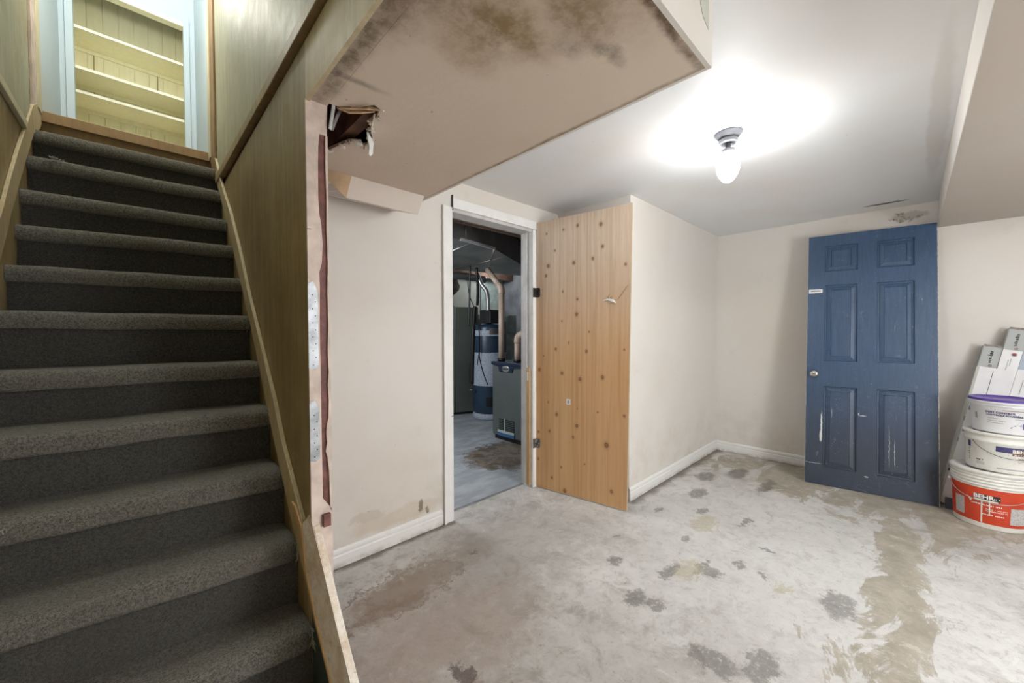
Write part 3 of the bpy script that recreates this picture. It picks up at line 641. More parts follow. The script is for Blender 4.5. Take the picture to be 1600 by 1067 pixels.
box('corner_trim', XS - 0.016, XW, 3.06, 3.22, 2.28, TOP, M['nosing_wood'], ws, 0.003)
box('casing_strip', XS - 0.022, XW, 3.22, 3.30, 2.45, TOP, M['cream_wood'], ws, 0.003)
obj('pale_facing', *vbox(XS - 0.002, XW, 3.30, 4.2, 2.5, TOP), M['landing'], ws)
wl = bpy.data.objects['wall_left']
prism('rail_moulding', [(0.32, 2.20), (2.88, 2.245), (2.88, 2.285), (0.32, 2.24)], 'x', XL, XL + 0.018, M['cream_wood'], wl, 0.004)
prism('upper_panel', [(0.32, 2.24), (3.05, 2.285), (3.05, TOP), (0.32, TOP)], 'x', XL, XL + 0.006, M['panel_up'], wl)
box('corner_trim', XL, XL + 0.012, 3.10, 3.20, 2.40, TOP, M['pink'], wl, 0.002)
box('casing_strip', XL, XL + 0.018, 3.20, 3.30, 2.48, TOP, M['cream_wood'], wl, 0.003)
obj('pale_facing', *vbox(XL, XL + 0.004, 3.30, 4.2, 2.5, TOP), M['landing'], wl)

# ---- landing, closet with shelves
struct(obj('floor_landing', *vbox(XL, XW, 3.34, 4.9, 2.35, 2.505), M['nosing_wood']), 'upstairs landing floor')
cl = struct(obj('wall_landing', *join([vbox(XL, -0.315, 4.2, 4.26, 2.5, TOP), vbox(0.308, XW, 4.2, 4.26, 2.5, TOP), vbox(-0.315, 0.308, 4.2, 4.26, 3.86, TOP)]), M['landing']), 'pale blue wall framing the closet at the top of the stairs')
obj('casing', *join([vbox(-0.355, -0.315, 4.185, 4.2, 2.5, 3.9), vbox(0.308, 0.345, 4.185, 4.2, 2.5, 3.9)]), M['landing'], cl)
obj('lintel_strip', *vbox(-0.315, 0.308, 4.19, 4.26, 3.825, 3.86), M['closet'], cl)
ck = thing('shelf_closet', (0, 4.4, 2.505), 'yellowed built-in closet of shelves at the top of the stairs', 'closet')
obj('back_panel', *vbox(-0.385, XW - 0.002, 4.56, 4.58, 2.505, TOP), M['closet'], ck)
obj('side_panel', *join([vbox(-0.385, -0.37, 4.262, 4.56, 2.505, TOP), vbox(0.37, 0.393, 4.262, 4.56, 2.505, TOP)]), M['closet'], ck)
xb = -0.36
for k in range(8):
    x1 = xb + 0.0915
    obj('board', *vbox(xb + 0.002, x1 - 0.002, 4.552, 4.56, 2.51, TOP), M['closet'], ck); xb = x1
for z in (2.74, 3.085, 3.262, 3.558):
    s = obj('shelf', *vbox(-0.369, 0.369, 4.27, 4.55, z - 0.018, z), M['closet'], ck)
    obj('front_edge', *vbox(-0.369, 0.369, 4.262, 4.27, z - 0.019, z + 0.001), M['shelf_edge'], s)
    obj('cleat', *vbox(-0.369, 0.369, 4.535, 4.551, z - 0.045, z - 0.018), M['closet'], s)
for x in (-0.235, 0.15):
    tube('bead_chain', [(x, 4.255 + 0.29, 3.70), (x + 0.004, 4.545, 3.5), (x, 4.545, 3.2), (x + 0.003, 4.545, 3.05)], 0.0025, M['mould'], ck, 5)

# ------------------------------------------------------------------ staircase
NY = [1.10, 1.262, 1.403, 1.564, 1.758, 1.936, 2.131, 2.315, 2.53, 2.741, 2.907, 3.069, 3.315]
NZ = [0.165, 0.352, 0.573, 0.77, 0.972, 1.15, 1.36, 1.553, 1.755, 1.939, 2.149, 2.335, 2.524]
NL = [0.05, 0.07, 0.09, 0.11, 0.05, 0.10, 0.12, 0.14, 0.13, 0.03, 0.04, 0.03, -0.01]
st = thing('staircase', (0, 1.0, 0), 'carpeted wooden staircase rising to the left', 'staircase')
NX = 44
for k in range(12):
    y0, z0 = NY[k], NZ[k]; yn = NY[k + 1] + 0.040
    V, F = [], []
    prof = [(0.040, -0.066), (0.006, -0.066), (0.0, -0.055), (-0.001, -0.035), (0.002, -0.016), (0.010, -0.005), (0.024, 0.0), (0.055, 0.001), (0.10, -0.002), (9, -0.003)]
    for i in range(NX + 1):
        t = i / NX; x = XL + 0.001 + (XS - 0.002 - XL) * t
        yo = y0 + NL[k] * (1 - t); ye = yn + NL[k + 1] * (1 - t)
        sag = 0.004 * mnoise.noise(Vector((x * 5, k * 3.1, 0))); wob = 0.004 * mnoise.noise(Vector((x * 9, k * 5.7, 2)))
        # worn, rounded right-hand end on the lowest steps
        endf = max(0, 1 - (XS - x) / 0.045) if k < 4 else max(0, 1 - (XS - x) / 0.02) * .4
        for (dy, dz) in prof:
            yy = ye if dy == 9 else yo + dy + wob + (0.030 * endf ** 2 if dy < 0.03 else 0)
            V.append((x, yy, z0 + dz + sag - (0.010 * endf ** 2 if dz > -0.05 else 0)))
    n = len(prof)
    for i in range(NX):
        for j in range(n - 1): F.append((i * n + j, i * n + j + 1, (i + 1) * n + j + 1, (i + 1) * n + j))
    obj('tread', V, F, M['carpet'], st, True)
    # riser below the tread above
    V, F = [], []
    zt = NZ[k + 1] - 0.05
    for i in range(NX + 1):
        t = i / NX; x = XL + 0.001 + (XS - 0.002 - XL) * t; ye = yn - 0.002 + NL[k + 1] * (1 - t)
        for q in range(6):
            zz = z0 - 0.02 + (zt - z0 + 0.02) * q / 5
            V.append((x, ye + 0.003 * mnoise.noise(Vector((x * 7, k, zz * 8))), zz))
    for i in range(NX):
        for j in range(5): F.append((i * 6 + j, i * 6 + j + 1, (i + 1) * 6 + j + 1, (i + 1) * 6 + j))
    obj('riser', V, F, M['carpet_riser_shaded'], st, True)
    # frayed threads at the right end of the nosing
    V, F = [], []
    for q in range(26 if k < 5 else 9):
        p = Vector((XS - 0.006 + rnd.uniform(-.006, .006), y0 + rnd.uniform(-.004, .03), z0 - rnd.uniform(0, .065))); pts = [p]
        d = Vector((rnd.uniform(-.6, .7), rnd.uniform(-1, -.1), rnd.uniform(-1.2, .6)))
        for s in range(3): p = p + d * rnd.uniform(.003, .008); d += Vector((rnd.uniform(-.5, .5), rnd.uniform(-.3, .3), rnd.uniform(-.9, .3))); pts.append(p)
        vv, ff = vtube(pts, 0.0008, 3); n0 = len(V); V += vv; F += [tuple(i + n0 for i in z) for z in ff]
    fr = obj('frayed_threads', V, F, M['fray'], bpy.data.objects[[o.name for o in st.children if o.name.startswith('tread')][-1]], local=False); fr['kind'] = 'stuff'
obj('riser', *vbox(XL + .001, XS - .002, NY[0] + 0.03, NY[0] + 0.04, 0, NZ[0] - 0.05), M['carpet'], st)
# carpet tufts seen on two nosings
for (cx, k, s) in ((-0.29, 10, 0.02), (-0.30, 3, 0.03)):
    V, F = [], []
    for q in range(30):
        t = (XS - cx) / (XS - XL); p = Vector((cx + rnd.uniform(-s, s), NY[k] + NL[k] * t + rnd.uniform(-.006, .006), NZ[k] - (0.0 if k > 5 else 0.02) + rnd.uniform(-.004, .004))); pts = [p]
        d = Vector((rnd.uniform(-1, 1), rnd.uniform(-.8, .1), rnd.uniform(-.3, .8)))
        for _ in range(3): p = p + d * rnd.uniform(.003, .006); d += Vector((rnd.uniform(-.6, .6), 0, rnd.uniform(-.6, .2))); pts.append(p)
        vv, ff = vtube(pts, 0.0012, 3); n0 = len(V); V += vv; F += [tuple(i + n0 for i in z) for z in ff]
    o = obj('loose_tuft', V, F, M['fray'], st); o['kind'] = 'stuff'
# landing nosing
prism('landing_nosing', [(3.315, 2.455), (3.318, 2.51), (3.345, 2.522), (3.60, 2.522), (3.60, 2.455)], 'x', XL + 0.001, XS - 0.001, M['nosing_wood'], st)
# skirt boards against the side walls
low = [(1.335, 0.50), (1.445, 0.600), (1.574, 0.735), (1.76, 0.93), (1.925, 1.13), (2.118, 1.34), (2.677, 1.90), (2.934, 2.14), (3.30, 2.45)]
up = [(3.30, 2.60), (3.19, 2.52), (2.979, 2.312), (2.763, 2.104), (2.571, 1.948), (2.31, 1.689), (2.121, 1.47), (1.898, 1.246), (1.678, 1.024), (1.568, 0.882), (1.43, 0.755), (1.335, 0.672)]
prism('skirt_board', low + up, 'x', XS - 0.012, XS - 0.001, M['skirt'], st, 0.002)
prism('skirt_edge', [(y, z - 0.010) for y, z in up[::-1]] + [(y, z + 0.004) for y, z in up], 'x', XS - 0.015, XS - 0.0125, M['cream_wood'], st, 0.002)
upl = [(3.30, 2.57), (3.258, 2.53), (3.079, 2.44), (2.904, 2.275), (2.709, 2.09), (2.516, 1.894), (2.402, 1.765), (1.8, 1.16)]
lowl = [(y, z - 0.14) for y, z in upl[::-1]]
prism('skirt_board', lowl + upl, 'x', XL + 0.001, XL + 0.014, M['skirt'], st, 0.002)
# open stringer below the wall end: two peeling planks and a dark green side
bot = [(1.455, 0.615), (1.411, 0.605), (1.355, 0.48), (1.265, 0.366), (1.155, 0.245), (0.99, 0.0)]
topm = [(0.79, 0.0), (0.90, 0.14), (1.044, 0.313), (1.135, 0.407), (1.238, 0.522), (1.348, 0.654), (1.37, 0.69), (1.43, 0.735)]
B_ = [(1.349, 0.648), (1.296, 0.516), (1.209, 0.416), (1.104, 0.325), (0.99, 0.185), (0.86, 0.0)]
T_ = [(1.300, 0.700), (1.171, 0.564), (1.073, 0.454), (0.987, 0.366), (0.86, 0.215), (0.68, 0.0)]
V = [(XS - 0.016, y, z) for y, z in B_] + [(XS - 0.001, y, z) for y, z in T_] + [(XS + 0.0015 if y < YP - 0.01 else XS - 0.0005, y, z - 0.002) for y, z in T_] + [(XS - 0.004, y, z - 0.006) for y, z in B_]
F = []
for i in range(5):
    for k in range(4): F.append((6 * k + i, 6 * k + i + 1, 6 * ((k + 1) % 4) + i + 1, 6 * ((k + 1) % 4) + i))
F += [(0, 6, 12, 18), (5, 11, 17, 23)]
obj('stringer_plank', V, F, M['bare'], st)
prism('stringer_edge_strip', [(1.44, 0.70), (1.39, 0.650), (1.349, 0.640), (1.296, 0.506), (1.209, 0.407), (1.104, 0.316), (0.99, 0.176), (0.865, 0.0), (0.850, 0.0), (0.978, 0.180), (1.094, 0.324), (1.199, 0.418), (1.284, 0.518), (1.335, 0.656), (1.40, 0.700)],
      'x', XS - 0.019, XS - 0.009, M['orange_wood'], st, 0.001)
prism('stringer_plank', [(0.69, 0.0), (0.87, 0.205), (0.997, 0.350), (1.083, 0.440), (1.182, 0.550), (1.284, 0.665), (1.284, 0.0)], 'x', XS + 0.0045, XS + 0.026, M['bare'], st, 0.003)
prism('stringer_side', [(0.86, 0.0), (0.99, 0.175), (1.104, 0.315), (1.209, 0.405), (1.284, 0.505), (1.284, 0)], 'x', XS - 0.003, XS + 0.004, M['green_side'], st)

# ------------------------------------------------------------------ baseboards and door trim
def baseboard(name, p0, p1, nrm, label):
    # profile (out, z), swept from p0 to p1 along the wall with outward normal nrm
    prof = [(0, 0), (0.014, 0), (0.014, 0.062), (0.011, 0.068), (0.011, 0.074), (0.013, 0.078), (0.012, 0.090), (0.006, 0.100), (0, 0.102)]
    a = Vector((*p0, 0)); b = Vector((*p1, 0)); n = Vector((*nrm, 0)); V = []
    for p in (a, b):
        for (o_, z) in prof: q = p + n * (o_ + 0.0005); V.append((q.x, q.y, z + 0.003))
    k = len(prof); F = [tuple(range(k)), tuple(range(k, 2 * k))] + [(i, (i + 1) % k, k + (i + 1) % k, k + i) for i in range(k)]
    return struct(obj(name, V, F, M['baseboard']), label)
baseboard('baseboard_doorway', (0.47, YA), (1.437, YA), (0, -1), 'white moulded baseboard left of the furnace room doorway')
baseboard('baseboard_closet', (XC - 0.004, YS), (XB, YS), (0, -1), 'white moulded baseboard along the jutting side wall')
baseboard('baseboard_back', (XB, YS - 0.015), (XB, -2.0), (-1, 0), 'white moulded baseboard along the far wall')

tr = struct(obj('trim_1', *join([vbox(1.452, XO0 - 0.004, YA - 0.014, YA - 0.0005, 0.0, ZO + 0.018)]), M['trim']), 'white casing round the furnace room doorway')
bevelled(tr, 0.004)
obj('casing_ridge', *vbox(1.452, 1.468, YA - 0.020, YA - 0.014, 0.0, ZO + 0.02), M['trim'], tr)
bevelled(obj('head_casing', *vbox(1.533, 2.392, YA - 0.016, YA - 0.0005, ZO + 0.014, ZO + 0.082), M['trim'], tr), 0.004)
obj('dark_joint', *vbox(1.529, 1.533, YA - 0.017, YA, ZO - 0.0, ZO + 0.10), M['grille'], tr)
bevelled(obj('right_casing', *vbox(XO1 + 0.004, 2.392, YA - 0.014, YA - 0.0005, 0.0, ZO + 0.012), M['trim'], tr), 0.004)
M['jamb'] = simple('grey_white_jamb_paint', (0.62, 0.61, 0.59), 0.55, var=0.05)
obj('left_jamb', *vbox(XO0 - 0.018, XO0, YA - 0.001, YA + 0.115, 0, ZO), M['jamb'], tr)
rj = obj('right_jamb', *vbox(XO1, XO1 + 0.018, YA - 0.001, YA + 0.115, 0, ZO), M['jamb'], tr)
obj('head_jamb', *vbox(XO0 - 0.018, XO1 + 0.018, YA - 0.001, YA + 0.115, ZO - 0.008, ZO + 0.012), M['jamb'], tr)
obj('door_stop', *vbox(XO1 - 0.010, XO1, YA + 0.045, YA + 0.08, 0, ZO), M['jamb'], tr)
obj('bare_wood_strip', *vbox(XO1 - 0.013, XO1, YA + 0.012, YA + 0.045, 0.02, 0.985), M['orange_wood'], tr)
obj('paint_blot', *vbox(XO1 - 0.0145, XO1 - 0.013, YA + 0.022, YA + 0.036, 0.88, 0.95), M['sticker'], tr)
obj('strike_plate', *vbox(XO0 - 0.003, XO0 + 0.001, YA + 0.02, YA + 0.045, 0.68, 0.75), M['steel'], tr)
lathe('strike_hole', [(0, 0), (0.010, 0.001), (0.012, 0)], (1.520, YA - 0.0145, 0.715), M['dark_steel'], tr, 14)
for z in (1.596, 0.366):
    obj('hinge_leaf', *vbox(XO1 + 0.004, XO1 + 0.030, YA - 0.017, YA - 0.014, z - 0.038, z + 0.038), M['steel' if z < 1 else 'dark_steel'], tr)
struct(obj('trim_2', *vbox(XO0, XO1, YA + 0.095, YA + 0.115, 0, 0.006), M['block']), 'thin threshold strip on the floor of the furnace room doorway')

# scraped spot and crack on the far wall and ceiling edge above the blue door
V, F = [], []
r_ = random.Random(3)
for q in range(16):
    y = 0.03 + r_.uniform(-.09, .09); z = 2.195 + r_.uniform(-.03, .03); pts = [(XB - 0.001, y, z)]
    for s in range(4): y += r_.uniform(-.02, .02); z += r_.uniform(-.012, .012); pts.append((XB - 0.001, y, z))
    vv, ff = vtube(pts, 0.0012, 4); n0 = len(V); V += vv; F += [tuple(i + n0 for i in p) for p in ff]
obj('peeling_edge', V, F, M['seal_grey'], wb)['kind'] = 'stuff'

# ------------------------------------------------------------------ knotty plywood door, swung open
pd = thing('plywood_door', (2.362, 2.094, 0), 'tall knotty plywood door swung open against the jutting wall', 'door', rot=(0, 0, math.atan2(-.73, .132)), kind='thing')
obj('panel', *vprism([(-0.012, 0.012), (0.745, 0.010), (0.770, 2.170), (0.006, 2.160)], 'y', 0.0, 0.014, ), M['plywood'], pd, local=True)
obj('edge_strip', *vprism([(0.7455, 0.010), (0.7475, 0.010), (0.7725, 2.170), (0.7705, 2.170)], 'y', -0.001, 0.015), M['ply_edge'], pd, local=True)
obj('bottom_strip', *vbox(0.0, 0.745, -0.001, 0.015, 0.004, 0.0095), M['ply_edge'], pd, local=True)
for z in (1.596, 0.366):
    h = obj('hinge', *vprism([(0.002, z - .038), (0.030, z - .038), (0.036, z - .028), (0.036, z + .028), (0.030, z + .038), (0.002, z + .038)], 'y', -0.003, -0.0005), M['steel' if z < 1 else 'dark_steel'], pd, local=True)
    tube('knuckle', [(-0.002, -0.006, z - .038), (-0.002, -0.006, z + .038)], 0.0055, M['steel' if z < 1 else 'dark_steel'], h, 10, local=True)
    V, F = [], []
    for (a, b) in ((0.012, -.024), (0.026, 0.0), (0.012, .024)):
        vv, ff = vlathe([(0, 0), (0.0035, 0)], (0, 0, 0), 10); n0 = len(V); V += [(a + p[0], -0.0036, z + b + p[1]) for p in vv]; F += [tuple(i + n0 for i in q) for q in ff]
    obj('screw_head', V, F, M['sticker' if z < 1 else 'steel'], h, local=True)
sk = obj('sticker', *vbox(0.272, 0.308, -0.0012, -0.0003, 0.714, 0.757), M['sticker'], pd, local=True)
obj('print_patch', *vbox(0.281, 0.300, -0.0016, -0.0012, 0.722, 0.748), M['carton_grey'], sk, local=True)
def splinter(pts, wd_):
    V, F = [], []
    for i, (x, z, d) in enumerate(pts): V += [(x, -d, z - wd_[i]), (x, -d, z + wd_[i]), (x, -d + .0015, z + wd_[i]), (x, -d + .0015, z - wd_[i])]
    for i in range(len(pts) - 1):
        for k in range(4): F.append((i * 4 + k, i * 4 + (k + 1) % 4, i * 4 + 4 + (k + 1) % 4, i * 4 + 4 + k))
    return V, F
obj('torn_splinter', *splinter([(0.565, 1.505, .001), (0.60, 1.512, .008), (0.645, 1.50, .012), (0.665, 1.483, .006)], [.002, .006, .010, .002]), M['sticker'], pd, local=True)
obj('torn_splinter', *splinter([(0.63, 1.545, .001), (0.615, 1.525, .010), (0.628, 1.50, .004)], [.002, .005, .002]), M['ply_edge'], pd, local=True)
obj('torn_splinter', *splinter([(0.67, 1.505, .001), (0.70, 1.54, .004), (0.745, 1.60, .002)], [.002, .004, .002]), M['mould'], pd, local=True)

# ------------------------------------------------------------------ blue six-panel door leaning on the far wall
bd = thing('blue_door', (4.098, .601, 0.002), 'scratched blue six-panel door leaning against the far wall', 'door', kind='thing',
           rot=(D2R(-7.56), 0, math.atan2(-.76, .111)))
cols = [(0.114, 0.322), (0.438, 0.648)]; rows = [(0.148, 0.820), (1.034, 1.686), (1.806, 2.032)]
DW, DH = 0.768, 2.128
def door_face():
    xs = [0] + [c for p in cols for c in p] + [DW]; zs = [0] + [c for p in rows for c in p] + [DH]
    V, F = [], []; idx = {}
    for i, x in enumerate(xs):
        for j, z in enumerate(zs): idx[i, j] = len(V); V.append((x, 0, z))
    for i in range(5):
        for j in range(7):
            if i in (1, 3) and j in (1, 3, 5): continue
            F.append((idx[i, j], idx[i + 1, j], idx[i + 1, j + 1], idx[i, j + 1]))
    n = len(V); V += [(0, 0.035, 0), (DW, 0.035, 0), (DW, 0.035, DH), (0, 0.035, DH)]
    F += [(n, n + 1, n + 2, n + 3), tuple([idx[i, 0] for i in range(6)] + [n + 1, n]), tuple([idx[i, 7] for i in range(6)] + [n + 2, n + 3]),
          tuple([idx[0, j] for j in range(8)] + [n + 3, n]), tuple([idx[5, j] for j in range(8)] + [n + 2, n + 1])]
    return V, F
obj('slab', *door_face(), M['blue'], bd, local=True)
for (x0, x1) in cols:
    for (z0, z1) in rows:
        rings = [(0, 0.0), (0.005, 0.012), (0.013, 0.013), (0.017, 0.010), (0.040, 0.003), (0.043, 0.008), (0.046, 0.007)]
        V, F = [], []
        for (ins, dep) in rings: V += [(x0 + ins, dep, z0 + ins), (x1 - ins, dep, z0 + ins), (x1 - ins, dep, z1 - ins), (x0 + ins, dep, z1 - ins)]
        for i in range(len(rings) - 1):
            for k in range(4): F.append((i * 4 + k, i * 4 + (k + 1) % 4, i * 4 + 4 + (k + 1) % 4, i * 4 + 4 + k))
        F.append(tuple(range(4 * len(rings) - 4, 4 * len(rings))))
        obj('raised_panel', V, F, M['blue'], bd, local=True)
# chipped pale edges
def edge_chips(x0, x1, nseg, seed):
    r = random.Random(seed); V, F = [], []; z = 0.0
    while z < DH - .02:
        h = r.uniform(.03, .16); h = min(h, DH - z); vv, ff = vbox(x0 + r.uniform(0, .0015), x1 - r.uniform(0, .0015), -0.0008, 0.034, z, z + h * r.uniform(.7, 1)); n0 = len(V)
        V += vv; F += [tuple(i + n0 for i in q) for q in ff]; z += h
    return V, F
obj('chipped_edge', *edge_chips(DW - 0.0015, DW + 0.0035, 20, 5), M['chip'], bd, local=True)
obj('chipped_edge', *edge_chips(-0.002, 0.0012, 20, 6), M['chip'], bd, local=True)
kb = obj('knob', *[(lambda vf: ([(0.053 + p[0], -p[2], 0.919 + p[1]) for p in vf[0]], vf[1]))(vlathe([(0.0, 0.060), (0.012, 0.060), (0.024, 0.055), (0.028, 0.044), (0.026, 0.032), (0.014, 0.022), (0.012, 0.010), (0.0, 0.008)], (0, 0, 0), 28))][0], M['chrome'], bd, True, True)
obj('rosette', *(lambda vf: ([(0.053 + p[0], -p[2], 0.919 + p[1]) for p in vf[0]], vf[1]))(vlathe([(0.0, 0.012), (0.022, 0.012), (0.031, 0.006), (0.033, 0.0)], (0, 0, 0), 28)), M['chrome'], kb, True, True)
obj('keyhole', *vbox(0.044, 0.062, -0.0612, -0.0598, 0.9175, 0.9205), M['ink'], kb, local=True)
dl = obj('label_plate', *vbox(0.007, 0.099, -0.0012, -0.0002, 1.622, 1.655), M['sticker'], bd, local=True)
obj('printed_line', *vbox(0.020, 0.086, -0.0016, -0.0012, 1.634, 1.644), M['grey_ink'], dl, local=True)
obj('printed_line', *vbox(0.028, 0.078, -0.0016, -0.0012, 1.647, 1.649), M['grey_ink'], dl, local=True)

# ------------------------------------------------------------------ ceiling lamp (and an added fill light behind the camera)
def ceiling_lamp(loc, glow, label):
    t = thing('ceiling_lamp', loc, label, 'lamp')
    L = lambda n, p, m, par=t: lathe(n, [(r, z) for r, z in p], loc, m, par, 36)
    L('canopy', [(0.0, -0.030), (0.040, -0.030), (0.050, -0.022), (0.060, -0.010), (0.066, -0.004), (0.066, -0.0005), (0, -0.0005)], M['porcelain'])
    L('socket', [(0.0, -0.028), (0.043, -0.030), (0.046, -0.045), (0.043, -0.052), (0.030, -0.053), (0.028, -0.045), (0.012, -0.043)], M['porcelain'])
    L('bulb_base', [(0.012, -0.043), (0.013, -0.075), (0.030, -0.082), (0.032, -0.100), (0.0, -0.1005)], M['porcelain'])
    # folded glass tubes of the bulb
    b = L('bulb', [(0.0, -0.100), (0.018, -0.102), (0.030, -0.110), (0.044, -0.130), (0.053, -0.160), (0.050, -0.190), (0.040, -0.215), (0.026, -0.236), (0.012, -0.246), (0, -0.248)], glow)
    return t
ceiling_lamp((2.212, 0.657, ZC), M['glow'], 'bare lit bulb in a white porcelain ceiling fitting')
tl = thing('tube_fill_light', (2.05, -1.45, ZC), 'unseen fill light added behind the viewer, shaped as twin ceiling tubes', 'lamp')
bevelled(obj('housing', *vbox(1.40, 2.70, -1.53, -1.37, ZC - 0.05, ZC - 0.0005), M['trim'], tl), 0.005)
for y in (-1.49, -1.41): obj('tube', *vtube([(1.45, y, ZC - 0.075), (2.65, y, ZC - 0.075)], 0.018, 14), M['glow_back'], tl, True)
for x in (1.42, 2.65): obj('end_cap', *vbox(x, x + 0.03, -1.52, -1.38, ZC - 0.10, ZC - 0.05), M['trim'], tl)

# ------------------------------------------------------------------ pails
def wrap(cx, cy, rad, a_mid, zmid, taper=0.0):
    def fn(u, v):
        r = rad + taper * v + 0.0012; a = a_mid + u / r
        return (cx + r * math.cos(a), cy + r * math.sin(a), zmid + v)
    return fn
def patch(name, fn, u0, u1, v0, v1, mat, parent, nu=14, lift=0.0):
    V = [fn(u0 + (u1 - u0) * i / nu, v) for i in range(nu + 1) for v in (v0, v1)]
    F = [(2 * i, 2 * i + 1, 2 * i + 3, 2 * i + 2) for i in range(nu)]
    return obj(name, V, F, mat, parent)
def smallprint(name, fn, u0, u1, rows, h, mat, parent, seed=1):
    r = random.Random(seed); V, F = [], []
    for v in rows:
        u = u0 + r.uniform(0, .004)
        while u < u1:
            l = r.uniform(.3, 1.0) * h; k = len(V); V += [fn(u, v), fn(u + l, v), fn(u + l, v + h * r.uniform(.6, 1)), fn(u, v + h * r.uniform(.6, 1))]
            F.append((k, k + 1, k + 2, k + 3)); u += l + h * r.choice((.25, .3, .3, 1.0))
    o = obj(name, V, F, mat, parent); o['kind'] = 'stuff'; return o
AV = math.pi + math.atan2(-0.35, 4.1)        # direction from the pails back towards the room
def bucket_red():
    cx, cy = 4.12, -0.375; H = 0.370
    t = thing('paint_pail', (cx, cy, 0), 'large white pail with a red label, bottom of the stack', 'bucket', 'stacked pails beside the blue door')
    rb, rt = 0.156, 0.172
    R = lambda z: rb + (rt - rb) * z / H
    prof = [(0, 0.004), (rb - .006, 0.004), (rb - .002, 0.0), (rb, 0.006), (R(.27), .27)]
    for z in (.275, .295, .315, .335):
        prof += [(R(z) + .001, z), (R(z) + .007, z + .002), (R(z) + .007, z + .006), (R(z) + .001, z + .009)]
    prof += [(rt + .002, H - .022), (rt + .008, H - .020), (rt + .008, H - .004), (rt + .002, H), (rt - .006, H - 0.002), (rt - .008, H - .010)]
    obj('body', *vlathe(prof, (cx, cy, 0), 64), M['pail'], t, True)
    lid = obj('lid', *vlathe([(0, H - .004), (rt - .02, H - .004), (rt - .016, H + .004), (rt + .004, H + .004), (rt + .011, H - .002), (rt + .011, H - .012), (rt + .008, H - .014)], (cx, cy, 0), 64), M['pail'], t, True)
    lb = obj('red_label', *vlathe([(R(.035) + .0008, .035), (R(.262) + .0008, .262)], (cx, cy, 0), 80), M['red'], t, True); tag(lb, 'red wrap-round label')
    fn = wrap(cx, cy, R(.15) + .0012, 0, 0, 0)
    def W(a, zc, lift=.0014):
        def g(u, v):
            z = zc + v; r = R(z) + lift; th = a + u / r
            return (cx + r * math.cos(th), cy + r * math.sin(th), z)
        return g
    # seen from the room the label centre sits a little left of the pail's middle; text runs clockwise seen from outside = +angle
    a0 = AV - 0.08
    g = W(a0, 0.205); patch('name_plate', g, -0.055, 0.055, -0.017, 0.017, M['ink'], lb)
    text_flat('lettering', 'BEHR', 0.036, lambda u, v: W(a0, 0.195, .0022)(u - 0.014, v), M['white_ink'], lb, 0.0012)
    smallprint('small_print', lambda u, v: W(a0, 0.200, .0022)(u + 0.036, v), -.016, .018, (0,), .008, M['white_ink'], lb, 3)
    patch('paint_smear', W(a0, 0.186, .0026), -0.055, 0.045, -0.006, 0.004, M['drip'], lb)
    smallprint('small_print', W(a0 + .05, 0.0, .002), -.075, .055, (.152,), .010, M['white_ink'], lb, 4)
    smallprint('small_print', W(a0 + .15, 0.0, .002), -.030, .060, (.130, .118), .006, M['white_ink'], lb, 5)
    smallprint('small_print', W(a0 + .10, 0.0, .002), -.040, .050, (.092,), .009, M['white_ink'], lb, 6)
    # drips of cream paint
    for (u, zb, ww) in ((-0.02, 0.040, .0035), (0.012, 0.10, .0028)):
        patch('paint_drip', W(a0, 0, .003), u - ww, u + ww, zb, 0.188, M['drip'], lb, 3)
    patch('small_print', W(a0 - 0.80, 0.12, .002), -0.03, 0.03, -0.06, 0.055, M['data_panel'], lb)
    patch('small_print', W(a0 + 0.85, 0.11, .002), -0.04, 0.04, -0.055, 0.05, M['data_panel'], lb)
    # triangular mark
    g = W(a0 - 0.45, 0.18, .002); obj('printed_mark', [g(-0.014, 0.012), g(0.014, 0.0), g(0.004, -0.02), g(-0.004, -0.004)], [(0, 3, 2, 1)], M['drip'], lb)
    # bail handle hanging down in front
    pts = []
    for i in range(25):
        s = -1 + 2 * i / 24; th = AV + s * 1.35; r = R(.2) + .012; z = 0.262 - 0.085 * (1 - s * s) ** 0.8
        pts.append((cx + r * math.cos(th), cy + r * math.sin(th), z))
    hd = tube('handle', pts, 0.0022, M['flex'], t, 6)
    for s in (-1, 1):
        th = AV + s * 1.35; p = Vector((cx + (R(.26) + .004) * math.cos(th), cy + (R(.26) + .004) * math.sin(th), .262)); tube('handle_ear', [p, p + Vector((math.cos(th), math.sin(th), 0)) * .014], .009, M['pail'], hd, 10)
bucket_red()
